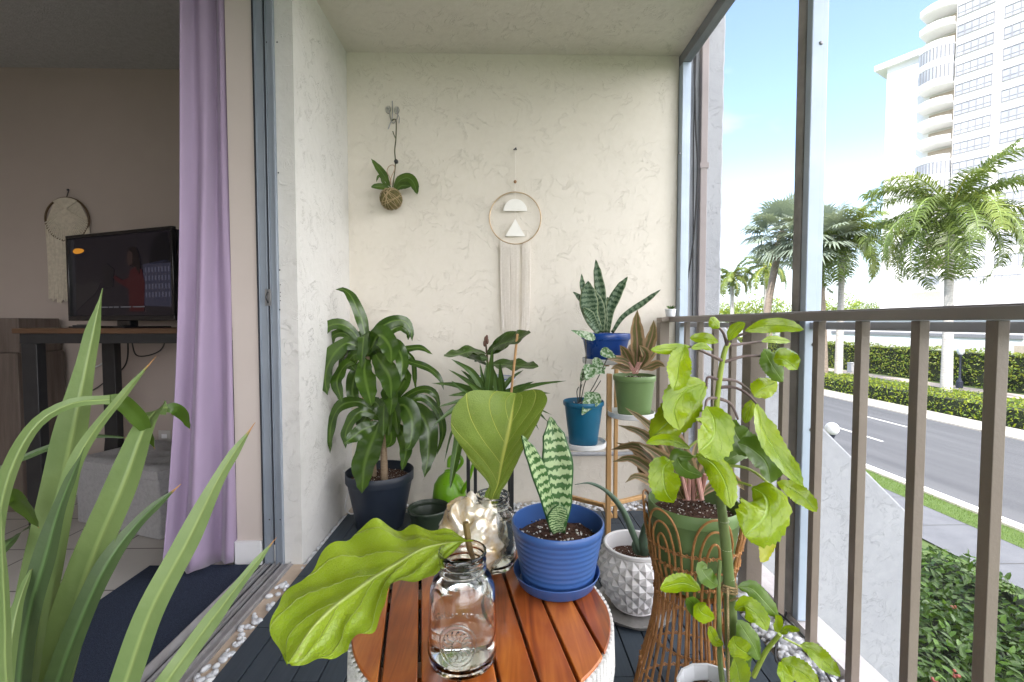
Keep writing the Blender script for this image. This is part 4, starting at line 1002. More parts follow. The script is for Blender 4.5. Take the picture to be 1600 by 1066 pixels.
# moss ball with orchid
m_moss = pm('moss', (.10, .09, .03), (.20, .16, .06), 45, .95, bump=3, bscale=90)
m_orl = leafmat('orchid leaf', (.045, .095, .015), (.10, .17, .025), vein=(.14, .24, .06), rough=.3)
yo = BY - .07; c = P(611, 311, yo); rb = .058
t = thing('hanging_moss_ball', 'orchid in a string-wrapped moss ball hanging from a hook on the cream wall', 'hanging plant', (c.x, yo, c.z - rb))
mb = MB().ball(c, rb, 30, 20, (1, 1, .98), jit=.03); 
for i in range(500):
    d = Vector((random.gauss(0, 1), random.gauss(0, 1), random.gauss(0, 1))).normalized(); p = c + d * rb * .97
    e = (d + Vector((random.gauss(0, .5), random.gauss(0, .5), random.gauss(0, .5)))).normalized(); s = d.orthogonal().normalized() * .0009
    mb.add([p - s, p + s, p + e * random.uniform(.005, .011)], [(0, 1, 2)])
build(mb, 'moss_ball', m_moss, t)
mb = MB()
for k in range(11):
    ax = Vector((random.gauss(0, 1), random.gauss(0, 1) * .6, random.gauss(0, 1))).normalized(); u_ = ax.orthogonal().normalized(); v_ = ax.cross(u_)
    mb.tube([c + (u_ * math.cos(a_ * .2618) + v_ * math.sin(a_ * .2618)) * rb * 1.045 for a_ in range(24)], .0017, 5, closed=True)
build(mb, 'wrapping_string', pm('jute', (.42, .32, .18), rough=.9), t)
o7 = (570, 150); s7 = 5.61
def orleaf(pts, W, **k): build(leaf(MB(), tr(pts, o7, s7, yo, yo - .02), W / s7 * yo / F, hint=(0, -1, .25), **k), 'leaf', m_orl, t, sharp=None, solid=.0015)
orleaf([(225, 800), (170, 700), (110, 620), (55, 550)], 66, prof='lance', fold=.3)
orleaf([(225, 815), (160, 800), (100, 795), (55, 800)], 60, prof='oval', fold=.25)
orleaf([(215, 790), (165, 760), (150, 715), (120, 705), (100, 755)], 30, prof='lance')
orleaf([(255, 815), (310, 740), (380, 720), (430, 765), (460, 860)], 88, prof='oval', fold=.2)
orleaf([(270, 830), (320, 790), (370, 790), (410, 790)], 80, prof='lance', fold=.3)
build(MB().tube(tr([(245, 800), (268, 600), (262, 480), (272, 380), (275, 230), (262, 203), (240, 215)], o7, s7, yo, yo + .045), .0035, 8, smooth=30).tube(tr([(268, 370), (255, 340), (245, 310)], o7, s7, yo + .02), .003, 6), 'stem', pm('stem', (.12, .13, .05), (.08, .07, .04), 30, .6), t)
build(MB().tube(tr([(225, 780), (220, 720), (195, 665), (210, 620), (250, 605), (262, 640), (230, 720), (230, 780)], o7, s7, yo - .01), .0026, 6, smooth=30), 'aerial_root', pm('root', (.45, .32, .22), rough=.7), t)
build(MB().ball(P(570 + 275 / s7, 150 + 575 / s7, yo), .012, 10, 8, (1, .8, 1), jit=.1), 'clip', m_cab, t)
hk = glassmat('clear plastic hook', (.9, .92, .95)); q = P(613, 178, BY - .008)
t = thing('wall_hook', 'clear wire and plastic hook above the hanging moss ball', 'hook', (q.x, BY, q.z))
build(MB().tube(tr([(240, 45), (243, 120), (240, 210), (225, 235), (205, 290)], o7, s7, BY - .01), .003, 8, smooth=20).tube(tr([(190, 100), (215, 130), (225, 200), (250, 240), (285, 190), (285, 100)], o7, s7, BY - .008), .0022, 8, smooth=20).tube(tr([(285, 160), (302, 190), (300, 240)], o7, s7, BY - .01), .0022, 6, smooth=8), 'wire', pm('wire', (.4, .4, .42), rough=.3, metal=.8), t)
build(MB().ball(P(570 + 205 / s7, 150 + 120 / s7, BY - .004), .014, 14, 8, (1, .25, 1.6)).ball(P(570 + 280 / s7, 150 + 125 / s7, BY - .004), .014, 14, 8, (1, .25, 1.6)), 'pad', hk, t)
tag(build(MB().ball((LX, 2.2, P(530, 250, 2.2).z), .004, 8, 6), 'nail', m_screw), 'tiny nail in the left side wall', 'nail') if False else None
# ================================================================ POTS AND PLANTS
def soilmat():
    m, nt, b, o = newmat('potting soil'); L = nt.links.new
    tcn = nd(nt, 'ShaderNodeTexCoord'); n = nd(nt, 'ShaderNodeTexNoise', i_Scale=170, i_Detail=4); L(tcn.outputs['Object'], n.inputs['Vector'])
    v = nd(nt, 'ShaderNodeTexVoronoi', i_Scale=150); L(tcn.outputs['Object'], v.inputs['Vector'])
    c = ramp(nt, n.outputs[0], [(.3, (.035, .016, .010)), (.7, (.11, .05, .03))])
    vs_ = nd(nt, 'ShaderNodeSeparateColor'); L(v.outputs['Color'], vs_.inputs[0])
    c = mixc(nt, M2(nt, 'MULTIPLY', M2(nt, 'GREATER_THAN', vs_.outputs[0], .90), M2(nt, 'LESS_THAN', v.outputs['Distance'], .42)), c, (.75, .72, .68))
    L(c, b.inputs['Base Color']); b.inputs['Roughness'].default_value = .95
    bp = nd(nt, 'ShaderNodeBump', i_Strength=1.0); bp.inputs['Distance'].default_value = .006; L(n.outputs[0], bp.inputs['Height']); L(bp.outputs[0], b.inputs['Normal']); return m
m_soil = soilmat()
m_npot0 = pm('black green plastic', (.02, .03, .02), (.03, .04, .025), 8, .4)
def soil(c, r, z, par, n=24):
    mb = MB(); m = 9; vs = [(c[0], c[1], z)]
    for i in range(1, m + 1):
        for k in range(n):
            a_ = 2 * math.pi * k / n; q = r * i / m; vs.append((c[0] + math.cos(a_) * q, c[1] + math.sin(a_) * q, z + random.uniform(-.003, .004) - .004 * i / m))
    fs = [(0, 1 + k, 1 + (k + 1) % n) for k in range(n)]
    for i in range(m - 1):
        for k in range(n): a0 = 1 + i * n; fs.append((a0 + k, a0 + n + k, a0 + n + (k + 1) % n, a0 + (k + 1) % n))
    mb.add(vs, fs)
    for i in range(int(420 * r / .08 * .5)):
        a_ = random.uniform(0, 6.28); q = r * .95 * math.sqrt(random.random()); s = random.uniform(.0012, .003)
        mb.ball((c[0] + math.cos(a_) * q, c[1] + math.sin(a_) * q, z + .001), s, 5, 3, (1, random.uniform(.5, 1), .7), 1 if random.random() < .3 else 0)
    return build(mb, 'soil', [m_soil, pm('perlite', (.8, .78, .74))] if 'm_perl' not in globals() else [m_soil, m_perl], par, sharp=None)
m_perl = pm('perlite', (.8, .78, .74), (.6, .55, .5), 30)
def pot(c, z0, h, rb, rt, mat, par, rim=.02, ro=.006, th=.004, name='pot', rings=None, feet=True, n=48):
    p = [(rb * .9, 0), (rb, .006)]
    hz_ = h - rim
    steps = rings or 4
    for i in range(1, steps * (4 if rings else 1) + 1):
        t = i / (steps * (4 if rings else 1)); r_ = lerp(rb, rt - ro, t)
        if rings: r_ += .0007 * (1 if i % 4 in (1, 2) else -.4)
        p.append((r_, .006 + (hz_ - .006) * t))
    p += [(rt - .001, hz_ + .002), (rt, hz_ + rim * .4), (rt, h - .002), (rt - .002, h), (rt - th, h - .001), (rt - th - .001, hz_), (rt - ro - th, hz_ - .01), (rb - th, .008), (0.0001, .008)]
    return build(MB().lathe(p, (c[0], c[1], z0), n), name, mat, par, sharp=50)
def pw(px, Y): return px * Y / F             # picture pixels at depth Y to metres
def lf(par, pts, W, off, sc, y0, y1, mat, hint=(0, -1, .4), **k):
    mb = leaf(MB(), tr(pts, off, sc, y0, y1), W / sc * (y0 + y1) / 2 / F, hint=hint, **k)
    return build(mb, 'leaf', mat, par, sharp=None)
def jh(a=.35): return (random.uniform(-a, a), -1, random.uniform(.1, .6))

# ---- dracaena in the navy pot
m_dr = leafmat('dracaena leaf', (.026, .062, .008), (.060, .118, .014), vein=(.11, .19, .03), mid=.05, rough=.26, trans=.12, coat=.4)
m_navy = pm('navy black plastic', (.014, .020, .034), (.020, .028, .044), 6, .42)
c = P(594, 760, 2.30); cx_, cy_ = c.x, 2.30
t = thing('potted_dracaena', 'corn plant with long drooping glossy leaves in the navy pot in the left corner', 'potted plant', (cx_, cy_, 0), )
pot((cx_, cy_), 0, .285, .115, pw(52, 2.3), m_navy, t, rim=.05, ro=.008)
soil((cx_, cy_), pw(52, 2.3) - .02, .245, t)
m_cane = pm('dracaena cane', (.45, .33, .22), (.30, .21, .13), 30, .8, bump=1.5, bscale=40, stretch=(1, 1, 8))
o4 = (480, 430); s4 = 2.664; yd = 2.28
build(MB().tube(tr([(322, 870), (320, 780), (318, 715), (325, 620)], o4, s4, yd), [.0185, .017, .016], 12, smooth=14), 'cane', m_cane, t)
build(MB().tube(tr([(282, 870), (272, 700), (262, 560), (250, 340)], o4, s4, yd + .04), [.012, .011], 10, smooth=14), 'cane', m_cane, t)
m_stick = pm('bamboo stake', (.50, .30, .13), (.40, .22, .09), 30, .6)
build(MB().tube(tr([(240, 870), (232, 500), (222, 232)], o4, s4, yd + .05), .0045, 8), 'stake', m_stick, t)
D = [
 ([(252, 300), (228, 190), (190, 100), (155, 62), (118, 60)], 48, .02), ([(235, 300), (190, 235), (140, 205), (85, 215), (45, 270), (40, 330), (60, 372)], 46, -.03),
 ([(215, 300), (160, 245), (110, 250), (92, 300), (95, 340)], 38, .08), ([(215, 300), (160, 285), (105, 340), (75, 420), (85, 500)], 84, -.10),
 ([(215, 345), (160, 375), (125, 440), (145, 530)], 64, -.12), ([(262, 300), (290, 235), (345, 195), (400, 190), (430, 225), (437, 275)], 48, .02),
 ([(280, 300), (330, 245), (385, 215), (420, 240), (420, 270)], 40, .08), ([(262, 310), (300, 250), (345, 300), (350, 370)], 90, -.12),
 ([(285, 330), (310, 370), (345, 430), (350, 520)], 92, -.15), ([(290, 290), (360, 290), (395, 350), (390, 445)], 62, -.08),
 ([(330, 320), (400, 310), (470, 303), (522, 330)], 30, -.02), ([(360, 340), (440, 365), (510, 390), (555, 435), (568, 478)], 32, -.03),
 ([(245, 350), (238, 400), (250, 470), (268, 545)], 84, -.16), ([(400, 310), (438, 350), (447, 410), (452, 478)], 26, .02),
 ([(300, 610), (275, 680), (240, 780), (228, 908)], 116, -.18), ([(270, 560), (210, 528), (140, 545), (100, 620), (95, 742)], 56, -.05),
 ([(280, 580), (220, 570), (165, 640), (160, 722)], 54, -.10), ([(300, 620), (240, 640), (190, 675), (152, 702)], 62, -.12),
 ([(340, 570), (400, 540), (435, 600), (430, 700), (405, 730)], 84, -.14), ([(370, 580), (450, 560), (500, 630), (505, 740), (488, 842)], 88, -.10),
 ([(345, 620), (390, 650), (412, 720), (395, 812)], 60, -.17), ([(350, 560), (420, 500), (490, 476), (535, 500), (552, 560)], 38, -.02),
 ([(380, 560), (470, 510), (540, 560), (565, 650), (540, 748)], 36, .02), ([(350, 590), (450, 575), (530, 585), (562, 620), (560, 700)], 34, .05),
 ([(335, 560), (340, 490), (352, 520), (345, 585)], 66, -.13), ([(330, 600), (345, 640), (350, 690), (330, 720)], 50, -.14),
 ([(240, 340), (200, 330), (175, 360), (205, 400)], 56, -.02), ([(320, 560), (400, 450), (410, 410), (385, 470)], 60, .03),
 ([(250, 350), (200, 420), (190, 500), (235, 540)], 60, .04), ([(310, 600), (260, 570), (240, 600), (215, 640)], 56, .05),
 ([(240, 320), (280, 260), (290, 230), (300, 290)], 50, .06), ([(235, 330), (215, 270), (240, 240), (262, 260)], 44, .04)]
for k in range(16):
    up_ = k % 2; x0, y0 = (250, 330) if up_ else (325, 600); a_ = random.uniform(-2.7, -.4); l_ = random.uniform(90, 150); dx, dy_ = math.cos(a_) * l_, math.sin(a_) * l_ * .45
    D.append(([(x0, y0), (x0 + dx * .5, y0 + dy_ - 20), (x0 + dx * .95, y0 + dy_ + 40), (x0 + dx * 1.1, y0 + dy_ + 120)], random.uniform(44, 66), random.choice((.06, -.06, .1, -.1))))
for pts, W, dy in D:
    lf(t, pts, W, o4, s4, yd, yd + dy, m_dr, hint=jh(.5), prof='strap', wave=.2, nw=random.uniform(1.5, 3), fold=.10, nv=22)

# ---- plants on the black metal stand in the middle
m_yu = leafmat('yucca leaf', (.04, .085, .018), (.08, .14, .028), vein=(.10, .2, .06), rough=.35, trans=.12)
m_ff = leafmat('dark fiddle leaf', (.028, .060, .012), (.058, .105, .018), vein=(.12, .22, .05), nveins=6, rough=.28, trans=.15, back=(.07, .12, .04))
ym = 2.16; c = P(770, 600, ym); zt_ = P(770, 588, ym).z; zb_ = P(770, 622, ym).z
t = thing('black_plant_stand', 'thin black metal plant stand half hidden behind the glass jars', 'plant stand', (c.x, ym, 0))
rs = .115
for k, (px, dy) in enumerate(((732, -.06), (743, .10), (800, -.05), (796, .10))):
    x = P(px, 800, ym + dy).x; build(MB().box(x - .008, x + .008, ym + dy - .008, ym + dy + .008, 0, zb_ - .12), 'leg', m_blk, t)
zs_ = zb_ - .16
build(MB().lathe([(.0001, 0), (.115, 0), (.115, .008), (.0001, .008)], (c.x, ym + .06, zs_), 30, f=lambda a_, i: 1 + .75 * math.sin(a_) ** 2), 'shelf', m_blk, t)
m_wp = pm('white ceramic', (.72, .74, .78), (.66, .68, .72), 5, .3)
t = thing('potted_yucca', 'spiky green yucca in a dark pot on the black stand behind the upright leaf', 'potted plant', (c.x, ym - .02, zs_))
z0_ = zs_ + .009; hp = P(770, 625, ym).z - z0_
pot((c.x, ym - .02), z0_, hp, .055, .075, m_npot0, t, rim=.012)
soil((c.x, ym - .02), .066, z0_ + hp - .015, t)
Yk = [([(755, 480), (765, 380), (772, 300)], 36, -.08), ([(740, 480), (728, 420), (718, 365)], 20, .0), ([(730, 470), (680, 400), (600, 350)], 34, -.02), ([(720, 480), (650, 430), (588, 393)], 22, .03),
 ([(720, 490), (620, 458), (518, 450)], 28, .0), ([(815, 490), (810, 430), (802, 362)], 34, -.08), ([(830, 490), (890, 465), (942, 443)], 30, -.04), ([(840, 490), (960, 455), (1078, 440)], 20, -.02),
 ([(850, 500), (930, 490), (1012, 492)], 26, .02), ([(720, 500), (660, 495), (588, 502)], 28, -.08), ([(720, 510), (640, 525), (540, 550)], 24, -.08), ([(710, 500), (610, 560), (518, 632)], 32, -.12),
 ([(725, 480), (680, 430), (640, 395)], 26, .05), ([(840, 500), (930, 540), (1002, 612)], 24, -.05), ([(850, 500), (950, 550), (1018, 582)], 16, .03), ([(740, 500), (700, 470), (660, 440)], 34, -.10), ([(800, 490), (850, 430), (900, 395)], 24, .04),
 ([(770, 490), (745, 430), (750, 350)], 26, .06), ([(700, 520), (610, 640), (570, 780)], 18, -.02), ([(860, 520), (930, 590), (965, 645)], 20, .0), ([(700, 500), (640, 470), (600, 440)], 30, -.05), ([(790, 480), (780, 420), (765, 370)], 30, -.02),
 ([(740, 510), (690, 500), (650, 480)], 38, -.12), ([(640, 690), (630, 780), (595, 890)], 44, -.2)]
for pts, W, dy in Yk[:-1]:
    lf(t, pts, W, o4, s4, ym, ym + dy, m_yu, hint=jh(.5), prof='spike', fold=.5, nu=4, nv=12)
lf(t, [(700, 520), (650, 600), (625, 720), (595, 890)], 44, o4, s4, ym - .02, ym - .22, m_dr, prof='strap')
build(MB().tube(tr([(848, 500), (875, 245)], o4, s4, ym - .02), .006, 8), 'stake', m_stick, t)
yf_ = ym + .20; cf = P(772, 600, yf_)
t2 = thing('potted_fig', 'young fig with dark broad leaves in a white pot under the string fringe', 'potted plant', (cf.x, yf_, zs_))
hp2 = P(772, 590, yf_).z - z0_; rw_ = pw(33, yf_)
pot((cf.x, yf_), z0_, hp2, .08, rw_, m_wp, t2, rim=.012); soil((cf.x, yf_), rw_ - .012, z0_ + hp2 - .02, t2)
build(MB().tube([(cf.x + rw_ * math.cos(a_ * .2), yf_ + rw_ * math.sin(a_ * .2), z0_ + hp2) for a_ in range(32)], .003, 6), 'rim_band', pm('blue rim', (.05, .10, .35), rough=.4), t2)
build(MB().tube(tr([(765, 480), (755, 420), (748, 330), (742, 270)], o4, s4, yf_, ym + .1), [.008, .006, .004], 8, smooth=12), 'stem', pm('woody stem', (.14, .09, .05), (.08, .05, .03), 40, .8), t2)
for q in ((742, 268), (750, 275), (738, 285), (748, 262)): build(MB().ball(P(480 + q[0] / s4, 430 + q[1] / s4, ym + .02), .010, 8, 6, (.7, .7, 1.6)), 'bud', pm('brown bud', (.12, .05, .03)) if 'm_bud' not in globals() else m_bud, t2)
m_bud = None
for pts, W, dy, h_ in (([(748, 330), (690, 315), (630, 330), (570, 338)], 78, -.05, (0, -.5, 1)), ([(750, 320), (800, 290), (860, 270), (930, 240)], 96, -.06, (0, -.8, .8)), ([(755, 370), (820, 372), (890, 380), (962, 382)], 84, -.05, (0, -.6, 1)),
                       ([(752, 350), (700, 335), (680, 330), (650, 310)], 60, .06, (0, -1, .6)), ([(752, 380), (730, 370), (700, 350), (690, 330)], 60, -.1, (0, -.6, 1)), ([(750, 330), (790, 300), (840, 262), (900, 250)], 60, .05, (0, -1, .4))):
    lf(t2, pts, W, o4, s4, ym + .12, ym + dy, m_ff, hint=h_, prof='oval', wave=.18, fold=.15, nu=8)

# ---- lime watering can and empty nursery pot
m_lime = pm('lime green plastic', (.17, .40, .01), (.15, .36, .008), 3, .3)
yc = 2.33; c = P(702, 770, yc); 
t = thing('watering_can', 'lime green plastic watering can on the floor behind the empty dark pot', 'watering can', (c.x, yc, 0))
hz1 = P(700, 740, yc).z; 
build(MB().lathe([(.0001, .0), (.075, .0), (.085, .01), (.088, .08), (.086, hz1 * .55), (.078, hz1 * .78), (.055, hz1 * .93), (.03, hz1 * 1.0), (.022, hz1 * 1.04), (.024, hz1 * 1.06), (.018, hz1 * 1.06), (.016, hz1)], (c.x, yc, .001), 32), 'body', m_lime, t)
build(MB().tube([P(700, 745, yc), P(712, 735, yc), P(722, 722, yc), P(716, 712, yc), P(703, 716, yc), P(701, 730, yc)], .010, 8, smooth=24), 'handle', m_lime, t)
build(MB().tube([P(722, 770, yc - .06), P(734, 745, yc - .08), P(742, 715, yc - .08)], [.012, .009, .007], 8, smooth=14), 'spout', m_lime, t)
yn = 2.08; c = P(670, 800, yn)
m_npot = pm('dark green nursery plastic', (.020, .032, .018), (.030, .045, .025), 8, .35)
t = thing('nursery_pot', 'empty dark green nursery pot on the deck beside the navy pot', 'pot', (c.x, yn, 0))
hr_ = P(670, 792, yn).z
pot((c.x, yn), 0.001, hr_, .062, pw(33, yn), m_npot, t, rim=.018, th=.0025, rings=5)

# ---- bamboo stand with white trays
m_bam = pm('light bamboo wood', (.55, .33, .14), (.46, .26, .10), 3, .5, stretch=(8, 8, 1))
m_tray = pm('white tray', (.80, .80, .80), (.76, .76, .77), 4, .35)
yp = 2.12; c = P(951, 700, yp)
t = thing('tiered_plant_stand', 'bamboo plant stand with white round trays by the railing end', 'plant stand', (c.x, yp + .08, 0))
zt_ = P(951, 584, yp).z
def pole(px, Y, zt, w=.0115):
    q = P(px, 700, Y); return build(MB().box(q.x - w, q.x + w, Y - w, Y + w, 0, zt), 'pole', m_bam, t, bevel=.003), q
pole(951, yp, zt_); pole(962, 2.36, zt_ + .12, .010); pole(1034, 2.32, P(1030, 645, 2.32).z, .011)
za = P(951, 792, yp).z + .045
q0 = P(951, 700, yp)
ctr = Vector((q0.x + .01, yp + .12, .115))
for dx, dy in ((-.16, .12), (.24, .12), (0.0, -.13)):
    build(MB().bar(ctr, (ctr.x + dx, ctr.y + dy, .115), .022, .02), 'cross_bar', m_bam, t, bevel=.003)
def tray(px, py, Y, rpx, name='tray'):
    q = P(px, py, Y); r_ = pw(rpx, Y); return build(MB().lathe([(.0001, 0), (r_ - .004, 0), (r_, .004), (r_ + .001, .024), (r_ - .002, .025), (r_ - .004, .008), (.0001, .007)], (q.x, q.y, q.z - .008), 40), name, m_tray, t), q
_, tq1 = tray(912, 694, 2.05, 35)
_, tq2 = tray(986, 648, 2.08, 36)
_, tq3 = tray(946, 565, 2.22, 36)
for qq in (tq1, tq2, tq3): build(MB().bar((qq.x, qq.y, qq.z - .0135), (c.x, yp + .04, qq.z - .0135), .02, .010), 'tray_arm', m_bam, t)

m_teal = pm('teal blue plastic', (.008, .12, .22), (.006, .10, .19), 5, .35)
m_sage = pm('sage green plastic', (.17, .27, .10), (.15, .24, .085), 4, .4)
m_cob = pm('cobalt blue plastic', (.008, .055, .26), (.006, .04, .2), 4, .28)
# teal pot with syngonium
zb_ = tq1.z - .0009; zt_ = P(910, 626, 2.05).z
t = thing('potted_arrowhead_plant', 'thin-stemmed speckled arrowhead plant in the teal pot on the lowest white tray', 'potted plant', (tq1.x, tq1.y, zb_))
pot((tq1.x - .002, tq1.y), zb_ + .0005, zt_ - zb_, pw(22, 2.05), pw(32, 2.05), m_teal, t, rim=.022, ro=.007)
soil((tq1.x, tq1.y), pw(28, 2.05), zt_ - .02, t)
m_sy = leafmat('speckled arrowhead leaf', (.05, .13, .04), (.09, .19, .06), tip=(.42, .50, .36), kindp='speck', rough=.45, trans=.2)
o7_ = (860, 380); s7_ = 2.538; ys = 2.03
build_st = MB()
for pts in ([(115, 630), (120, 560), (140, 470), (140, 380)], [(120, 630), (135, 560), (160, 500)], [(125, 630), (150, 600), (175, 560), (215, 480), (230, 440)], [(118, 630), (118, 590), (125, 560)], [(130, 630), (170, 590), (200, 545)], [(110, 630), (105, 590), (112, 570)]):
    build(MB().tube(tr(pts, o7_, s7_, ys), .0022, 6, smooth=12), 'stem', pm('dark stem', (.05, .05, .03)) if 'm_dst' not in globals() else m_dst, t)
m_dst = pm('dark stem', (.05, .05, .03))
for pts, W, dy in (([(130, 375), (110, 360), (85, 345)], 0, 0), ([(178, 378), (140, 366), (82, 346)], 36, -.02), ([(200, 425), (230, 440), (262, 452)], 44, -.02), ([(160, 480), (155, 515), (140, 545)], 60, -.04), ([(170, 490), (195, 500), (220, 490)], 56, 0), ([(160, 590), (160, 620), (125, 682)], 62, -.09), ([(165, 470), (190, 480), (215, 520)], 44, .02), ([(150, 500), (130, 530), (118, 550)], 40, .0), ([(165, 595), (185, 620), (180, 650)], 40, -.08)):
    if W: lf(t, pts, W, o7_, s7_, ys, ys + dy, m_sy, prof='heart', nv=10, wave=.1)
# green pot with aglaonema on the middle tray
zb_ = tq2.z - .0009; zt_ = P(992, 586, 2.08).z
m_ag = leafmat('reddish aglaonema leaf', (.075, .085, .025), (.13, .12, .045), vein=(.36, .20, .14), nveins=7, slant=.9, veinw=.02, mid=.04, tip=(.36, .23, .13), kindp='pink', rough=.35, trans=.2, back=(.25, .13, .09))
t = thing('potted_aglaonema', 'small reddish leaved plant in the sage green pot on the middle white tray', 'potted plant', (tq2.x, tq2.y, zb_))
pot((P(991, 600, 2.08).x, tq2.y), zb_ + .0005, zt_ - zb_, pw(25, 2.08), pw(33, 2.08), m_sage, t, rim=.026, ro=.006)
soil((P(991, 600, 2.08).x, tq2.y), pw(29, 2.08), zt_ - .015, t)
for pts, W, dy in (([(340, 500), (345, 400), (340, 320), (345, 265)], 62, -.05), ([(355, 500), (385, 420), (405, 360), (410, 305)], 50, -.02), ([(330, 500), (300, 470), (260, 462), (225, 460)], 40, -.06), ([(335, 500), (310, 460), (295, 430), (275, 405)], 46, -.05),
                   ([(360, 500), (400, 490), (430, 480), (455, 492)], 40, -.05), ([(350, 505), (375, 450), (370, 430), (352, 405)], 46, -.09), ([(345, 500), (330, 450), (320, 420), (325, 395)], 40, .05), ([(350, 500), (400, 440), (420, 420), (440, 410)], 34, .04), ([(340, 505), (290, 500), (265, 490), (240, 500)], 34, -.03), ([(350, 500), (345, 470), (360, 440), (365, 380)], 44, .02)):
    lf(t, pts, W, o7_, s7_, 2.08, 2.08 + dy, m_ag, hint=jh(.5), prof='lance', fold=.25, wave=.08, nv=14)
m_pst = pm('pink stem', (.55, .30, .26), (.4, .2, .17), 20, .5)
for k in range(8): build(MB().tube([P(992 + random.uniform(-5, 5), 584, 2.08), P(992 + random.uniform(-16, 16), 566, 2.07)], .003, 6), 'stem', m_pst, t)
# cobalt pot with snake plant on top
m_sn = leafmat('dark snake leaf', (.018, .05, .022), (.03, .075, .03), vein=(.13, .19, .11), nveins=20, kindp='snake', tip=(.20, .24, .12), rough=.45, trans=.05)
zb_ = tq3.z - .0009; zt_ = P(946, 521, 2.22).z; cc_ = (tq3.x, tq3.y)
t = thing('potted_snake_plant', 'dark banded snake plant in the wide cobalt blue pot at the top of the stand', 'potted plant', (tq3.x, tq3.y, zb_))
pot(cc_, zb_ + .0005, zt_ - zb_, pw(29, 2.22), pw(38, 2.22), m_cob, t, rim=.03, ro=.008, n=48)
soil(cc_, pw(34, 2.22), zt_ - .012, t)
for pts, W, dy in (([(195, 355), (160, 290), (150, 220), (150, 150)], 74, -.02), ([(215, 355), (205, 240), (190, 140), (180, 65)], 42, .03), ([(180, 345), (140, 250), (110, 210), (90, 193)], 30, .02), ([(190, 350), (160, 260), (130, 180), (124, 122)], 30, .05),
                   ([(225, 355), (235, 270), (270, 190), (306, 133)], 44, .0), ([(245, 355), (290, 290), (370, 235), (437, 184)], 24, -.05), ([(225, 355), (222, 290), (228, 240), (227, 212)], 30, .04), ([(190, 345), (160, 290), (140, 270), (135, 255)], 34, -.04), ([(200, 355), (195, 270), (165, 200), (155, 160)], 50, .02)):
    b_ = lf(t, pts, W, o7_, s7_, 2.22, 2.22 + dy, m_sn, hint=jh(.3), prof='sword', fold=.25, nv=20); s = b_.modifiers.new('solid', 'SOLIDIFY'); s.thickness = .003
# tiny pot on the end of the rail
q = P(1041, 497, 2.5); q.x = .925
t = thing('mini_succulent', 'tiny white pot with a green sprout on the far end of the railing', 'potted plant', (q.x, 2.49, 1.0665))
r_ = pw(8.5, 2.49)
pot((q.x, 2.49), 1.0665, .040, r_ * .85, r_, m_wp, t, rim=.008, ro=.002, th=.002)
soil((q.x, 2.49), r_ * .85, 1.0665 + .034, t)
for k in range(9):
    a_ = k * .7; b0 = Vector((q.x, 2.49, 1.10)); d = Vector((math.cos(a_) * .5, math.sin(a_) * .5, 1.1 - (k % 3) * .3)).normalized()
    build(leaf(MB(), [b0, b0 + d * .014, b0 + d * .03 + Vector((math.cos(a_), math.sin(a_), 0)) * .006], .008, prof='oval', nu=4, nv=6), 'leaf', m_dst if False else m_yu, t, sharp=None)

# ---- white faceted pot with aloe
yg = 1.60; c = P(992, 900, yg); rim_z = P(992, 850, yg).z
cx_, cy_ = c.x, yg
m_geo = pm('matt white faceted ceramic', (.74, .73, .74), (.68, .67, .69), 6, .5)
t = thing('potted_aloe', 'grey green aloe in the white diamond-faceted pot on the deck', 'potted plant', (cx_, cy_, 0))
rows, cols = 9, 18; hg = rim_z - .012; z0_ = .022
def rg(v): return interp([(0, .078), (.25, .108), (.55, .128), (.8, .124), (1, .108)], v)
vs = []; fs = []
def pt(i, j, out=0):
    v = i / rows; a_ = 2 * math.pi * (j + .5 * (i % 2)) / cols; r_ = rg(v) + out; return (cx_ + r_ * math.cos(a_), cy_ + r_ * math.sin(a_), z0_ + (hg - z0_) * v)
mb = MB()
for i in range(-1, rows):
    for j in range(cols):
        jl = j; lo = i; 
        B0 = (max(i, 0), None)
        def cl(i_, jj): 
            v = min(max(i_, 0), rows) / rows; a_ = 2 * math.pi * jj / cols; r_ = rg(v); return Vector((cx_ + r_ * math.cos(a_), cy_ + r_ * math.sin(a_), z0_ + (hg - z0_) * v))
        jj = j + (.5 if i % 2 else 0)
        b_, l_, r2, tp = cl(i, jj), cl(i + 1, jj - .5), cl(i + 1, jj + .5), cl(i + 2, jj)
        m_ = (l_ + r2) / 2; d = Vector((m_.x - cx_, m_.y - cy_, 0)).normalized(); m_ = m_ + d * .0105
        if i < 0: m_ = (b_ + l_ + r2 + tp) / 4 + d * .004
        if i > rows - 2: m_ = (b_ + l_ + r2) / 3 + d * .004
        q_ = [b_, r2, tp, l_, m_]; mb.add(q_, [(0, 1, 4), (1, 2, 4), (2, 3, 4), (3, 0, 4)])
mb.lathe([(.108, hg - .001), (.112, hg + .004), (.112, hg + .014), (.108, hg + .016), (.100, hg + .014), (.099, hg - .03), (.095, hg - .06)], (cx_, cy_, 0), 48, cap=False)
mb.lathe([(.0001, .020), (.080, .020), (.078, .024)], (cx_, cy_, 0), 40)
build(mb, 'pot', m_geo, t, sharp=12)
soil((cx_, cy_), .098, hg - .04, t)
m_al = leafmat('aloe leaf', (.07, .12, .085), (.12, .18, .12), rough=.5, trans=.05)
o6 = (660, 600); s6 = 2.2875
def fat(par, pts, Wp, off, sc, y0, y1, mat):
    p_ = tr(pts, off, sc, y0, y1); w_ = Wp / sc * y0 / F / 2
    return build(MB().tube(p_, [w_ * .9, w_, w_ * .85, w_ * .5, w_ * .08], 10, smooth=24), 'leaf', mat, par, sharp=None)
fat(t, [(778, 600), (755, 540), (715, 450), (660, 385), (600, 355), (545, 360)], 24, o6, s6, yg, yg - .12, m_al)
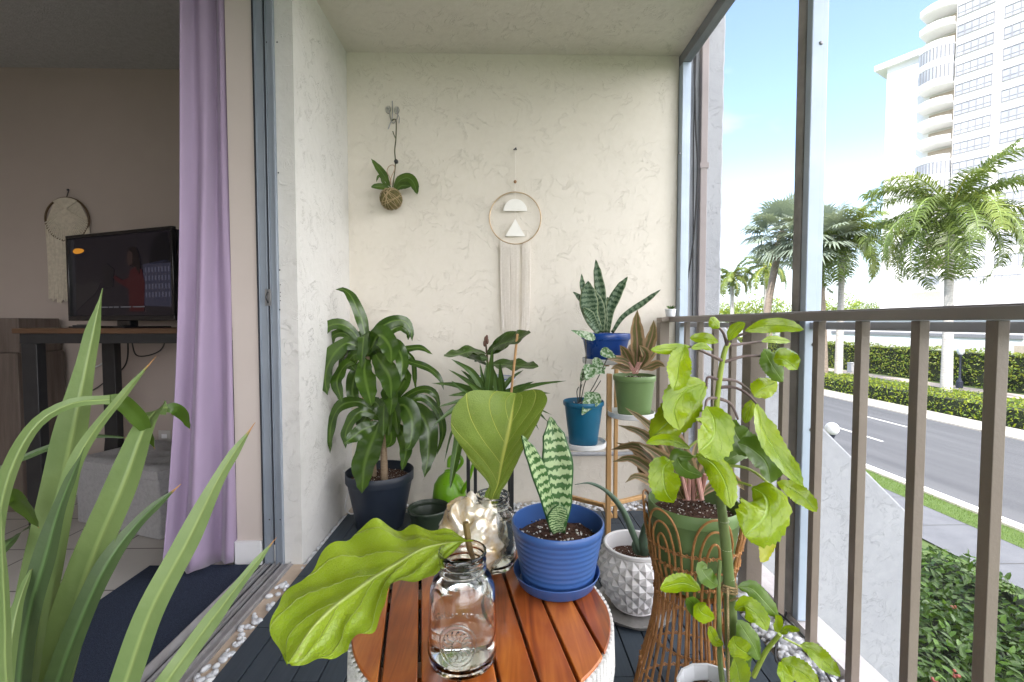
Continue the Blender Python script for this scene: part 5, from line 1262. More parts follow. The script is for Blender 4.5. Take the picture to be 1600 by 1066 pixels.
fat(t, [(790, 605), (792, 560), (800, 510), (812, 450)], 40, o6, s6, yg, yg - .05, m_al)
fat(t, [(785, 600), (815, 595), (835, 585), (850, 570)], 34, o6, s6, yg, yg + .05, m_al)
fat(t, [(780, 605), (765, 595), (757, 570), (765, 550)], 26, o6, s6, yg, yg + .03, m_al)
build(MB().tube([P(1004, 878, yg), P(1004, 866, yg)], [.016, .02], 10), 'root_collar', pm('dry root collar', (.35, .22, .14), rough=.9), t)
tag(build(MB().lathe([(.0001, 0), (.115, 0), (.135, .006), (.142, .018), (.138, .0185), (.128, .009), (.0001, .0065)], (cx_, cy_, .001), 40, f=lambda a_, i: 1 + .012 * math.sin(a_ * 11 + i)), 'saucer', pm('grey clear saucer', (.30, .29, .28), (.18, .17, .16), 14, .25)), 'round grey saucer under the white diamond-faceted pot', 'saucer')

# ================================================================ ROUND TABLE AND WHAT STANDS ON IT
ZT = .565; TX, TY, TR = P(755, 990, .72).x, .725, .203
def woodmat():
    m, nt, b, o = newmat('oiled acacia wood'); L = nt.links.new
    tcn = nd(nt, 'ShaderNodeTexCoord'); mp_ = nd(nt, 'ShaderNodeMapping'); mp_.inputs['Scale'].default_value = (26, 2.2, 26); mp_.inputs['Rotation'].default_value = (0, 0, R(-10)); L(tcn.outputs['Object'], mp_.inputs[0])
    n = nd(nt, 'ShaderNodeTexNoise', i_Scale=1.6, i_Detail=7, i_Distortion=1.6); L(mp_.outputs[0], n.inputs['Vector'])
    n2 = nd(nt, 'ShaderNodeTexNoise', i_Scale=9, i_Detail=3); L(tcn.outputs['Object'], n2.inputs['Vector'])
    oi = nd(nt, 'ShaderNodeObjectInfo')
    f = M2(nt, 'MULTIPLY_ADD', n2.outputs[0], .4, M2(nt, 'MULTIPLY', n.outputs[0], .6)); f = M2(nt, 'ADD', f, M2(nt, 'MULTIPLY_ADD', oi.outputs['Random'], .16, -.08))
    L(ramp(nt, f, [(.28, (.11, .020, .004)), (.5, (.37, .085, .012)), (.72, (.62, .20, .034))]), b.inputs['Base Color'])
    b.inputs['Roughness'].default_value = .28; b.inputs['Coat Weight'].default_value = .5; b.inputs['Coat Roughness'].default_value = .2
    bp = nd(nt, 'ShaderNodeBump', i_Strength=.3); bp.inputs['Distance'].default_value = .001; L(n.outputs[0], bp.inputs['Height']); L(bp.outputs[0], b.inputs['Normal']); return m
m_wood = woodmat()
t = thing('round_side_table', 'round slatted wood side table with a white rope-wrapped base', 'side table', (TX, TY, 0))
ang = R(10); us = Vector((math.cos(ang), math.sin(ang), 0)); vs_ = Vector((-math.sin(ang), math.cos(ang), 0)); npl = 8; pwid = 2 * TR / npl
for k in range(npl):
    s0, s1 = -TR + k * pwid + .0025, -TR + (k + 1) * pwid - .0025; top = []; nn = 12
    def ch(s): return math.sqrt(max(0, TR * TR - s * s))
    ss = [lerp(s0, s1, i / nn) for i in range(nn + 1)]
    poly = [Vector((TX, TY, ZT - .018)) + us * s - vs_ * ch(s) for s in ss] + [Vector((TX, TY, ZT - .018)) + us * s + vs_ * ch(s) for s in reversed(ss)]
    build(MB().ext(poly, (0, 0, .018)), 'slat', m_wood, t, bevel=.0018)
m_rope = pm('white woven rope', (.66, .65, .63), (.50, .49, .47), 60, .8, bump=.8, bscale=220)
mb = MB(); nr = 120
for k in range(nr):
    a_ = 2 * math.pi * k / nr; r0, r1, r2_ = TR + .001, TR - .028, TR + .004
    pr = [(r0 - .001, ZT - .004), (r0 + .004, ZT - .02), (r0 - .004, ZT - .10), (r1, ZT * .5), (r0 - .006, .10), (r2_, .012)]
    mb.tube([(TX + math.cos(a_ + (i % 2) * .0) * r_, TY + math.sin(a_) * r_, z) for i, (r_, z) in enumerate(pr)], .0052, 6, smooth=10)
build(mb, 'rope_side', m_rope, t, sharp=None)
build(MB().lathe([(TR - .006, ZT - .022), (TR - .006, ZT - .034), (TR - .02, ZT - .034), (TR - .02, ZT - .022)], (TX, TY, 0), 60, close=True), 'hoop', m_blk, t)
build(MB().lathe([(TR - .004, .018), (TR - .004, .004), (TR - .02, .004), (TR - .02, .018)], (TX, TY, 0), 60, close=True), 'hoop', m_blk, t)
for sgn in (-1, 1):
    build(MB().bar(Vector((TX, TY, ZT - .0265)) + vs_ * .09 * sgn - us * (TR - .035), Vector((TX, TY, ZT - .0265)) + vs_ * .09 * sgn + us * (TR - .035), .03, .016), 'batten', m_wood, t)
for k in range(4):
    a_ = k * math.pi / 2 + .6; build(MB().tube([(TX + math.cos(a_) * (TR - .02), TY + math.sin(a_) * (TR - .02), ZT - .03), (TX + math.cos(a_) * (TR - .045), TY + math.sin(a_) * (TR - .045), ZT * .5), (TX + math.cos(a_) * (TR - .02), TY + math.sin(a_) * (TR - .02), .006)], .006, 6, smooth=8), 'leg', m_blk, t)

# blue ribbed pot with saucer and snake plant
m_blue = pm('periwinkle blue plastic', (.040, .105, .31), (.034, .09, .27), 5, .36)
yb_ = .80; c = P(869, 900, yb_); rtop, rbot = pw(73, yb_), pw(57, yb_)
zr = P(872, 812, yb_).z
t = thing('potted_snake_plant', 'pale banded snake plant in the ribbed blue pot standing on the round table', 'potted plant', (c.x, yb_, ZT))
pot((c.x + .002, yb_), ZT + .007, zr - ZT - .007, rbot, rtop, m_blue, t, rim=.016, ro=.003, th=.0035, rings=9, n=64)
build(MB().lathe([(.0001, 0), (rbot * .98, 0), (rbot * 1.06, .004), (rbot * 1.20, .024), (rbot * 1.185, .025), (rbot * 1.02, .006), (.0001, .005)], (c.x, yb_, ZT + .001), 60), 'saucer', m_blue, t)
soil((c.x, yb_), rtop - .010, zr - .028, t)
m_sn2 = leafmat('pale banded snake leaf', (.030, .095, .022), (.05, .13, .03), vein=(.36, .46, .24), nveins=22, kindp='snake', tip=(.03, .10, .025), rough=.35, trans=.08)
def snk(pts, W, y0, y1, hint=(0, -1, .2), nv=26, prof='sword', fold=.3):
    b_ = build(leaf(MB(), tr(pts, o6, s6, y0, y1), W / s6 * y0 / F, hint=hint, prof=prof, fold=fold, nv=nv, nu=8), 'leaf', m_sn2, t, sharp=None); s = b_.modifiers.new('solid', 'SOLIDIFY'); s.thickness = .003
snk([(482, 530), (490, 400), (478, 250), (458, 118)], 112, .80, .82)
snk([(470, 520), (440, 400), (405, 290), (358, 185)], 62, .79, .76, hint=(.5, -1, .2))
snk([(484, 532), (478, 490), (486, 460), (492, 430)], 74, .775, .765, hint=(.1, -1, .1), nv=12)

# glass jars
m_gl = glassmat('clear jar glass', (.97, .99, .98), 1.46); m_wat = glassmat('water', (.97, .99, .97), 1.33)
def jar(cx_, cy_, R_, H_, lab, wl, text, seed):
    t = thing('glass_jar', lab, 'jar', (cx_, cy_, ZT)); z0 = ZT + .0012
    out_ = [(.0001, .004), (R_ * .55, .003), (R_ * .8, 0), (R_ * .95, .006), (R_ * 1.0, .02), (R_ * .985, H_ * .35), (R_ * .96, H_ * .55), (R_ * .92, H_ * .68), (R_ * .80, H_ * .77), (R_ * .68, H_ * .81), (R_ * .66, H_ * .83), (R_ * .70, H_ * .84), (R_ * .70, H_ * .855), (R_ * .67, H_ * .865), (R_ * .67, H_ * .90), (R_ * .695, H_ * .91), (R_ * .67, H_ * .925), (R_ * .67, H_ * .96), (R_ * .70, H_ * .975), (R_ * .69, H_ * .995), (R_ * .65, H_)]
    th = .0032
    inn = [(R_ * .62, H_ * .99), (R_ * .62, H_ * .84), (R_ * .64, H_ * .80), (R_ * .78 - th, H_ * .755), (R_ * .92 - th, H_ * .66), (R_ * .96 - th, H_ * .54), (R_ * .985 - th, H_ * .34), (R_ - th, .024), (R_ * .9, .010), (R_ * .5, .009), (.0001, .0095)]
    def sub(pr, k=3):
        o_ = []
        for (a, b), (c_, d) in zip(pr, pr[1:]):
            for i in range(k): o_.append((lerp(a, c_, i / k), lerp(b, d, i / k)))
        return o_ + [pr[-1]]
    body = build(MB().lathe(out_ + inn, (cx_, cy_, z0), 64), 'glass', m_gl, t, sharp=None)
    q = .0006
    win = [(.0001, .0105), (R_ * .5, .010), (R_ * .9 - q, .011), (R_ - th - q, .025), (R_ * .985 - th - q, H_ * .34), (R_ * .96 - th - q, H_ * .54)]
    rw = interp([(0.54, R_ * .96 - th - q), (.66, R_ * .92 - th - q), (.755, R_ * .78 - th - q)], wl)
    win += [(interp([(0.54, R_ * .96 - th - q), (.66, R_ * .92 - th - q), (.755, R_ * .78 - th - q)], min(wl, .62)), H_ * min(wl, .62)), (rw, H_ * wl), (rw * .93, H_ * wl - .0008), (.0001, H_ * wl - .001)]
    build(MB().lathe(win, (cx_, cy_, z0), 64), 'water', m_wat, t, sharp=None)
    # embossed oval and lettering wrapped round the front
    def wrap(u_, v_, dr=.0008, a0=-math.pi / 2):
        r_ = interp([(0, R_ * 1.0), (.35, R_ * .985), (.55, R_ * .96), (.68, R_ * .92)], v_ / H_) + dr; a_ = a0 + u_ / R_; return (cx_ + r_ * math.cos(a_), cy_ + r_ * math.sin(a_), z0 + v_)
    mb = MB()
    for rr_ in (.026, .0205): mb.tube([wrap(rr_ * R_ / .05 * math.cos(k * .1309) - .003, H_ * .34 + rr_ * 1.08 * R_ / .05 * math.sin(k * .1309)) for k in range(48)], .0009, 6, closed=True)
    for k in range(14):
        a_ = k * .449; mb.tube([wrap((.006 * math.cos(a_)) - .003, H_ * .34 + .006 * math.sin(a_)), wrap(.014 * math.cos(a_ + .3) - .003, H_ * .34 + .015 * math.sin(a_ + .3)), wrap(.0185 * math.cos(a_ + .1) - .003, H_ * .34 + .0185 * math.sin(a_ + .1))], .0009, 5, smooth=5)
    build(mb, 'embossed_emblem', m_gl, body, sharp=None)
    cu = bpy.data.curves.new('lettering', 'FONT'); cu.body = text; cu.size = .0125 * R_ / .05; cu.align_x = 'CENTER'; cu.extrude = .0004; cu.resolution_u = 3
    to = bpy.data.objects.new('tmp', cu); C.objects.link(to); dg = bpy.context.evaluated_depsgraph_get(); me = bpy.data.meshes.new_from_object(to.evaluated_get(dg)); bpy.data.objects.remove(to)
    mb = MB(); mb.add([wrap(v.co.x, H_ * .575 + v.co.y - 4.0 * v.co.x ** 2 * 2, .0009 + v.co.z) for v in me.vertices], [tuple(p.vertices) for p in me.polygons])
    build(mb, 'embossed_lettering', m_gl, body)
    return t
g1 = G(723, 1074, ZT); R1 = pw(55, g1.y + .05); J1 = g1.y + R1; j1 = P(723, 1000, J1); H1 = P(723, 860, J1).z - ZT
jar(j1.x, J1, R1, H1, 'clear glass jar of water with an embossed oval at the front of the round table', .745, 'Golden harvest', 1)
g2 = G(770, 904, ZT); R2 = pw(38.5, g2.y + .04); J2 = g2.y + R2; j2 = P(770, 850, J2); H2 = P(770, 772, J2).z - ZT
jar(j2.x, J2, R2, H2, 'clear glass jar holding the upright fig leaf at the back of the round table', .70, 'MADE IN', 2)
print('JARS', J1, R1, H1, J2, R2, H2)

# upright fig leaf cutting
m_fig = leafmat('fig leaf underside', (.135, .20, .022), (.17, .25, .035), vein=(.48, .50, .10), nveins=6, slant=.62, rough=.42, trans=.22, veinw=.022, mid=.016, bump=.7, net=210)
t = thing('fig_leaf_cutting', 'large heart shaped fig leaf standing upright in the back glass jar', 'leaf cutting', (j2.x, J2, ZT + .1))
yl = .86
def T4(pts, ys_): return [P(480 + x / s4, 430 + y / s4, y_) for (x, y), y_ in zip(pts, ys_)]
sp_ = T4([(762, 1000), (768, 955), (775, 915), (795, 870), (812, 780), (835, 680), (852, 580), (862, 520), (872, 492)], [J2 + .008, J2 + .004, .862, .862, .862, .865, .875, .885, .89])
lt_ = T4([(758, 1000), (738, 950), (742, 905), (755, 868), (690, 790), (628, 700), (596, 620), (620, 530), (700, 482), (800, 484), (872, 492)], [J2 + .008, J2 + .004, .862, .86, .85, .835, .825, .83, .85, .87, .89])
rt_ = T4([(766, 1000), (795, 950), (806, 905), (830, 870), (865, 800), (915, 700), (955, 620), (992, 540), (996, 500), (950, 474), (872, 492)], [J2 + .008, J2 + .004, .862, .86, .85, .84, .835, .84, .85, .87, .89])
build(loft_leaf(MB(), sp_, lt_, rt_, nu=16, nv=60, bulge=.004, veins=6, slant=1.86, rip=.05), 'leaf', m_fig, t, sharp=None)
m_pet = pm('yellow green petiole', (.45, .42, .03), (.35, .38, .04), 20, .5)
build(MB().tube([P(480 + 775 / s4, 430 + 990 / s4, J2 + .006), P(480 + 770 / s4, 430 + 1020 / s4, J2 + .006), P(480 + 765 / s4, 430 + 1080 / s4, J2 + .006)], [.0045, .004, .0035], 8, smooth=8), 'petiole', m_pet, t)

# big glossy front leaf cutting
m_fig2 = leafmat('bright glossy fig leaf', (.22, .345, .010), (.34, .46, .025), vein=(.55, .64, .20), nveins=5, slant=.75, rough=.25, trans=.25, veinw=.02, mid=.014, coat=.45, bump=1.0, net=210)
t = thing('fig_leaf_cutting', 'broad bright green glossy leaf arching out of the front jar to the left', 'leaf cutting', (j1.x, J1, ZT + .15))
def T5(pts, ys_): return [P(400 + x / s4, 760 + y / s4, y_) for (x, y), y_ in zip(pts, ys_)]
sp_ = T5([(900, 228), (820, 232), (700, 255), (600, 312), (430, 420), (260, 560), (130, 742)], [.635, .63, .625, .615, .58, .545, .51])
up_ = T5([(900, 215), (820, 170), (740, 178), (650, 152), (590, 178), (500, 145), (420, 190), (385, 240), (310, 262), (240, 345), (150, 400), (95, 520), (68, 625), (105, 700), (130, 742)], [.64, .65, .66, .675, .68, .68, .67, .66, .65, .63, .60, .57, .54, .52, .51])
lo_ = T5([(905, 238), (860, 240), (805, 300), (770, 360), (710, 388), (650, 402), (598, 396), (568, 445), (530, 520), (480, 585), (395, 640), (370, 692), (270, 722), (190, 748), (130, 742)], [.63, .625, .61, .60, .59, .58, .575, .56, .55, .54, .53, .525, .52, .515, .51])
build(loft_leaf(MB(), sp_, up_, lo_, nu=20, nv=80, bulge=.006, veins=5, slant=1.87, rip=.16), 'leaf', m_fig2, t, sharp=None)
build(MB().tube([P(400 + 872 / s4, 760 + 150 / s4, .64), P(400 + 880 / s4, 760 + 200 / s4, .64), P(400 + 890 / s4, 760 + 260 / s4, .64), P(400 + 925 / s4, 760 + 330 / s4, .65), P(400 + 960 / s4, 760 + 420 / s4, .655)], [.0045, .0045, .004, .003], 8, smooth=12), 'stem', pm('dark cut stem', (.10, .05, .02), (.16, .12, .03), 20, .5), t)

# ruffled gold edged shell bowl at the back of the table
m_shell = pm('cream and gold glaze', (.88, .84, .76), (.60, .42, .18), 34, .15, .3, coat=.9)

mb = MB(); n_, m_ = 120, 60; vs = []
for i in range(m_ + 1):
    v_ = i / m_; th_ = v_ * math.pi * .5; r_ = .058 * math.cos(th_ * .98) ** .55 if v_ > .18 else lerp(.040, .0545, v_ / .18); z_ = .122 * math.sin(th_) if v_ > 0 else 0
    for k in range(n_):
        a_ = 2 * math.pi * k / n_; p_ = Vector((math.cos(a_) * r_, math.sin(a_) * r_, z_)); d_ = Vector((math.cos(a_) * math.cos(th_), math.sin(a_) * math.cos(th_), math.sin(th_) + .15))
        w_ = p_ * 26 + Vector((noise.noise(p_ * 18), noise.noise(p_ * 18 + Vector((5, 5, 5))), noise.noise(p_ * 18 + Vector((9, 1, 4))))) * 1.3
        rdg = 1 - abs(noise.noise(w_)) * 2.6; f_ = min(1, v_ * 4)
        vs.append(Vector((-.060, .845, ZT + .001)) + p_ + d_ * (.013 * max(-.5, rdg) + .006 * noise.noise(p_ * 70)) * f_)
mb.add(vs, [(i * n_ + k, i * n_ + (k + 1) % n_, (i + 1) * n_ + (k + 1) % n_, (i + 1) * n_ + k) for i in range(m_) for k in range(n_)] + [tuple(range(n_ - 1, -1, -1))])
tag(build(mb, 'crumpled_ornament', m_shell, sharp=None), 'glossy cream and gold crumpled shell-like ornament between the two jars', 'ornament')

tag(build(MB().tube([P(*q_) for q_ in ((537, 735, 2.35), (543, 745, 2.36), (547, 762, 2.36), (541, 780, 2.36), (540, 795, 2.38), (548, 803, 2.4), (560, 800, 2.42))], .004, 6, smooth=40), 'cable', pm('white wire', (.7, .7, .7))), 'white wire looping against the side wall beside the navy pot', 'cable')
# ================================================================ RATTAN STAND WITH SAGE POT
m_rat = pm('rattan cane', (.46, .22, .075), (.32, .14, .045), 40, .45, bump=.4, bscale=150)
yr = 1.15; c = P(1083, 830, yr); CX, CY = c.x, yr
t = thing('rattan_stand', 'hourglass rattan plant stand with open looped top around the sage pot', 'plant stand', (CX, CY, 0))
ztop_ = P(1083, 790, yr).z
def rr_(z): return interp([(0, .150), (.12, .128), (.25, .098), (.36, .092), (.44, .108), (.52, .122), (.60, .128)], z)
nr = 36
for k in range(0, nr):
    a_ = 2 * math.pi * k / nr
    tp = .435 + .0 if k % 6 in (0,) else [.0, .505, .545, .56, .545, .505][k % 6] if k % 6 else .435
    zs = [0.006, .12, .25, .36, .43]
    build(MB().tube([(CX + rr_(z) * math.cos(a_), CY + rr_(z) * math.sin(a_), z) for z in zs], .0034, 6, smooth=14), 'cane', m_rat, t)
for g in range(6):
    for wd, hh_ in ((2.4, .575), (1.6, .545), (.8, .515)):
        a0 = 2 * math.pi * (g * 6 + 3) / nr; da = wd * 2 * math.pi / nr; pts = []
        for i in range(17):
            u_ = i / 16; th_ = math.pi * u_; a_ = a0 - da * math.cos(th_); z = .43 + (hh_ - .43) * math.sin(th_) ** .6; pts.append((CX + (rr_(z) + .0) * math.cos(a_), CY + rr_(z) * math.sin(a_), z))
        build(MB().tube(pts, .003, 6), 'loop', m_rat, t)
for z in (.02, .13, .22, .335, .39, .435, .475):
    for dz in (-.0035, .0035):
        build(MB().tube([(CX + (rr_(z) + .0035 * (1 if i % 2 else -.6)) * math.cos(i * math.pi / 36), CY + (rr_(z) + .0035 * (1 if i % 2 else -.6)) * math.sin(i * math.pi / 36), z + dz * math.cos(i * math.pi)) for i in range(72)], .0022, 5, closed=True), 'woven_ring', m_rat, t)
build(MB().lathe([(.0001, .352), (.088, .352), (.088, .357), (.0001, .357)], (CX, CY, 0), 30), 'shelf', m_rat, t)
t = thing('potted_aglaonema', 'large red and green leaved plant in the sage green pot inside the rattan stand', 'potted plant', (CX, CY, .358))
zt_ = P(1085, 782, yr).z; hp = zt_ - .358
pot((CX, CY), .358, hp, .085, pw(70, yr), m_sage, t, rim=.034, ro=.004, n=64)
soil((CX, CY), pw(62, yr), zt_ - .03, t)
o8 = (960, 480); s8 = 1.819
for pts, W, dy in (([(180, 540), (110, 470), (50, 430), (-5, 440)], 36, .0), ([(190, 540), (120, 440), (60, 395), (-10, 405)], 34, .08), ([(190, 540), (130, 420), (80, 360), (10, 335)], 36, .03), ([(200, 540), (150, 400), (90, 330), (30, 285)], 34, -.02),
                   ([(200, 540), (140, 460), (70, 410), (5, 385)], 32, .1), ([(210, 540), (180, 400), (150, 300), (150, 240)], 48, .1), ([(220, 540), (270, 450), (330, 400), (380, 395)], 44, .05), ([(220, 545), (230, 440), (260, 350), (310, 300)], 44, .08),
                   ([(190, 545), (110, 500), (60, 480), (30, 500)], 30, -.04), ([(230, 545), (290, 500), (340, 490), (370, 520)], 36, .04), ([(200, 545), (170, 460), (110, 410), (70, 390)], 44, -.05), ([(215, 545), (215, 470), (200, 420), (190, 370)], 50, -.02), ([(185, 545), (120, 480), (80, 440), (40, 380)], 34, .12), ([(195, 545), (150, 500), (100, 490), (60, 440)], 40, .06)):
    lf(t, pts, W, o8, s8, 1.16, 1.16 + dy, m_ag, hint=jh(.5), prof='lance', fold=.25, wave=.08, nv=16)
for k in range(12):
    x = random.uniform(190, 260); build(MB().tube([P(960 + x / s8, 480 + 548 / s8, 1.15 + random.uniform(-.03, .03)), P(960 + (x + random.uniform(-30, 20)) / s8, 480 + 475 / s8, 1.15)], .0045, 6), 'stem', m_pst, t)

# ================================================================ TALL KALANCHOE IN THE WHITE POT, FRONT RIGHT
m_ka = leafmat('kalanchoe leaf', (.15, .25, .004), (.29, .39, .006), vein=(.30, .44, .06), nveins=4, slant=.9, veinw=.016, mid=.018, rough=.2, trans=.14, bump=.7)
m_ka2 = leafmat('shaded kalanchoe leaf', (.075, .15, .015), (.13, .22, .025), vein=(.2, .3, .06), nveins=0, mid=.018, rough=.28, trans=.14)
m_kay = leafmat('yellowing kalanchoe leaf', (.30, .36, .015), (.45, .42, .02), rough=.3, trans=.25)
yk = .93; zr_ = P(1115, 1078, yk).z; cxk = P(1118, 1050, yk).x
t = thing('potted_kalanchoe', 'tall bright green serrated-leaf plant in a white pot against the railing', 'potted plant', (cxk, yk, 0))
mb = MB(); rk = .078
build(MB().lathe([(rk * .7, 0), (rk * .78, .01), (rk * .97, zr_ - .012), (rk, zr_ - .003), (rk, zr_), (rk - .005, zr_), (rk - .008, zr_ - .02), (rk * .7, .02), (.0001, .02)], (cxk, yk, 0), 14), 'pot', m_wp, t, sharp=20)
soil((cxk, yk), rk - .012, zr_ - .03, t)
m_kst = pm('green stem', (.14, .20, .06), (.20, .26, .09), 14, .5)
m_kst2 = pm('yellow green stem', (.34, .42, .06), (.26, .36, .05), 14, .45)
def TK(pts, y0=yk, y1=None): return tr(pts, o8, s8, y0, y1)
build(MB().tube(TK([(342, 1120), (335, 1000), (328, 820), (318, 690), (308, 600), (298, 520)]), [.0135, .013, .011, .009], 12, smooth=24), 'stem', m_kst, t)
build(MB().tube(TK([(298, 520), (290, 430), (288, 320), (298, 210), (312, 130), (325, 100)]), [.0085, .007, .0055, .005], 10, smooth=24), 'stem', m_kst2, t)
m_node = pm('pale stem node', (.42, .46, .28), (.3, .34, .2), 40, .6)
for a_, b_ in ((311, 608), (318, 688), (302, 532), (326, 770)): build(MB().ball(P(960 + a_ / s8, 480 + b_ / s8, yk), .0115, 12, 6, (1, 1, .28)), 'stem_node', m_node, t)
build(MB().tube(TK([(312, 1110), (300, 1000), (298, 900), (296, 780), (300, 720)], .91), [.006, .004], 8, smooth=14), 'side_shoot', m_kst, t)
m_pur = pm('purplish leaf stalk', (.20, .14, .12), (.13, .09, .09), 20, .5)
def stalk(pts, y0, y1, mat=None): build(MB().tube(TK(pts, y0, y1), [.0036, .0028, .0024], 7, smooth=12), 'leaf_stalk', mat or m_pur, t)
stalk([(312, 155), (260, 130), (215, 112)], yk, yk - .03); stalk([(315, 155), (370, 140), (440, 140), (462, 150)], yk, yk - .02); stalk([(322, 108), (370, 104), (430, 96)], yk, yk + .03)
stalk([(318, 112), (330, 90), (385, 70)], yk, yk - .03); stalk([(320, 105), (310, 75), (295, 55)], yk, yk); stalk([(300, 205), (350, 212), (400, 250)], yk, yk + .04); stalk([(298, 228), (340, 228), (375, 245), (405, 275)], yk, yk - .05)
stalk([(295, 205), (265, 200), (262, 232)], yk, yk); stalk([(292, 258), (265, 262), (258, 290)], yk, yk - .05); stalk([(293, 258), (330, 275), (352, 320)], yk, yk - .02)
stalk([(300, 455), (350, 452), (400, 470), (460, 522)], yk, yk - .04, m_kst2); stalk([(302, 505), (350, 498), (390, 508)], yk, yk - .05, m_kst2); stalk([(295, 375), (340, 378), (380, 400)], yk, yk - .02, m_kst2)
stalk([(292, 400), (260, 410), (235, 418)], yk, yk - .03, m_kst2); stalk([(290, 390), (240, 380), (210, 400)], yk, yk - .03, m_kst2); stalk([(290, 430), (220, 425), (160, 440)], yk, yk - .02, m_kst2)
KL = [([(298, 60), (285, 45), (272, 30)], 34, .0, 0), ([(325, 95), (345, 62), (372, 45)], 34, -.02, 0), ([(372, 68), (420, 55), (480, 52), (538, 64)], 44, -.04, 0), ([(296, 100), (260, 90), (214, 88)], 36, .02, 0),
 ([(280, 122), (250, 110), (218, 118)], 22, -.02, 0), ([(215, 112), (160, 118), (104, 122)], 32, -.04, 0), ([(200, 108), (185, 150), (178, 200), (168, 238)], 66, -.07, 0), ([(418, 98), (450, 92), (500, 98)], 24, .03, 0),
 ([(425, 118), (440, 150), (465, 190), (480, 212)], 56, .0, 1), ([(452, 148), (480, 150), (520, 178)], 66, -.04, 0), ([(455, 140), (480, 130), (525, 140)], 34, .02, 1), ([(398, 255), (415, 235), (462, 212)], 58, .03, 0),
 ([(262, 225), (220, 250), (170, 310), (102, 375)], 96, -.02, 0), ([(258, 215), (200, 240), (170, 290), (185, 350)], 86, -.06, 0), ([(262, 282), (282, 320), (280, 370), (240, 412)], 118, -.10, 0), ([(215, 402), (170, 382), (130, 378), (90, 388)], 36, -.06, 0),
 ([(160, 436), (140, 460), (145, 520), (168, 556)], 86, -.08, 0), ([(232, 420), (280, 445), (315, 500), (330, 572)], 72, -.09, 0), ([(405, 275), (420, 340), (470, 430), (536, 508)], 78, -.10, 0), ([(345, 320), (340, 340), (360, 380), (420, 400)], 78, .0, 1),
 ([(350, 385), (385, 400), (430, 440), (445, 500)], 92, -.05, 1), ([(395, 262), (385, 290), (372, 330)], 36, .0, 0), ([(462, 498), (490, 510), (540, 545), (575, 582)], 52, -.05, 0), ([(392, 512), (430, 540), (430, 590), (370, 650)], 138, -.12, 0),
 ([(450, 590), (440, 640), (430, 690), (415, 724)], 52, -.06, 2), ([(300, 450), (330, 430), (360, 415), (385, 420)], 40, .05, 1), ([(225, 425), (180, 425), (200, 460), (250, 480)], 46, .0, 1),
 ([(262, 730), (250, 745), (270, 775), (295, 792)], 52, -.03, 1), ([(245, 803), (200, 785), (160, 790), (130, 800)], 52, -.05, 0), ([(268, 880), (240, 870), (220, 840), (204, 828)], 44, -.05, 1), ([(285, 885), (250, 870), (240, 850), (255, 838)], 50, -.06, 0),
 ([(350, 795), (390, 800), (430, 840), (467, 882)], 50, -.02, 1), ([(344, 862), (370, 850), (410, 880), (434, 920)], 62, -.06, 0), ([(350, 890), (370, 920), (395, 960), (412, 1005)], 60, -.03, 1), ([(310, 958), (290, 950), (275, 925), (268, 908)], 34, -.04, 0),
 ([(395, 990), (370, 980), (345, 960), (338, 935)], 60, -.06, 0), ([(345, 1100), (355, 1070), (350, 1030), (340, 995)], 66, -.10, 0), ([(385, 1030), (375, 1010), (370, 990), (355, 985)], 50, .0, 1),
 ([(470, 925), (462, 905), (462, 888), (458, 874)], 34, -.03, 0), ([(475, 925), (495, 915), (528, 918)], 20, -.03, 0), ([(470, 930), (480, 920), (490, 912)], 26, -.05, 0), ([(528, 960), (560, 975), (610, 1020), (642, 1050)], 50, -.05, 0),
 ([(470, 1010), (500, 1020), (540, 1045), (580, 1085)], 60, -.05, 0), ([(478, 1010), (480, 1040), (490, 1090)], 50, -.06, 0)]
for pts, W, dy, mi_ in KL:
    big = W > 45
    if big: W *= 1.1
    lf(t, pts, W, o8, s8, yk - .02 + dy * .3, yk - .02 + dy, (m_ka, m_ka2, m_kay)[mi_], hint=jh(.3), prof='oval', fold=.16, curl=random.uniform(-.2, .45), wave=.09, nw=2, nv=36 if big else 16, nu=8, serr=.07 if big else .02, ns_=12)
build(MB().tube(TK([(395, 1050), (430, 980), (470, 930)], .90, .86), [.005, .004], 8, smooth=10), 'side_shoot', m_kst2, t)
build(MB().tube(TK([(480, 940), (500, 950), (530, 965)], .86, .86), .002, 6), 'leaf_stalk', m_kst2, t)
# twine
m_tw = pm('natural jute twine', (.62, .45, .25), (.48, .34, .18), 90, .9, bump=1, bscale=400)
mb = MB(); q = P(960 + 327 / s8, 480 + 800 / s8, yk)
for k in range(3): mb.tube([(q.x + .0145 * math.cos(i * .5236), q.y + .0145 * math.sin(i * .5236), q.z + .006 * k - .004 + .002 * math.sin(i)) for i in range(12)], .0024, 6, closed=True)
mb.tube(TK([(322, 800), (323, 900), (324, 1000), (325, 1110)], yk - .022), .0024, 6, smooth=10); mb.tube(TK([(330, 835), (355, 828), (392, 852)], yk - .02, yk - .05), .0022, 6, smooth=8)
tag(build(mb, 'twine', m_tw), 'jute twine knotted round the tall green stem and hanging down', 'twine')
tag(build(MB().tube([G(1232, 950, .02), G(1222, 975, .04), G(1215, 1000, .05), G(1212, 1030, .03), G(1230, 1060, .03), G(1180, 1075, .04)], .004, 6, smooth=30).tube([G(1195, 945, .03), G(1225, 965, .05), G(1260, 1000, .04), G(1290, 1050, .03), G(1310, 1085, .02)], .0035, 6, smooth=30), 'cable', m_cab), 'black cable snaking over the white pebbles by the railing', 'cable')

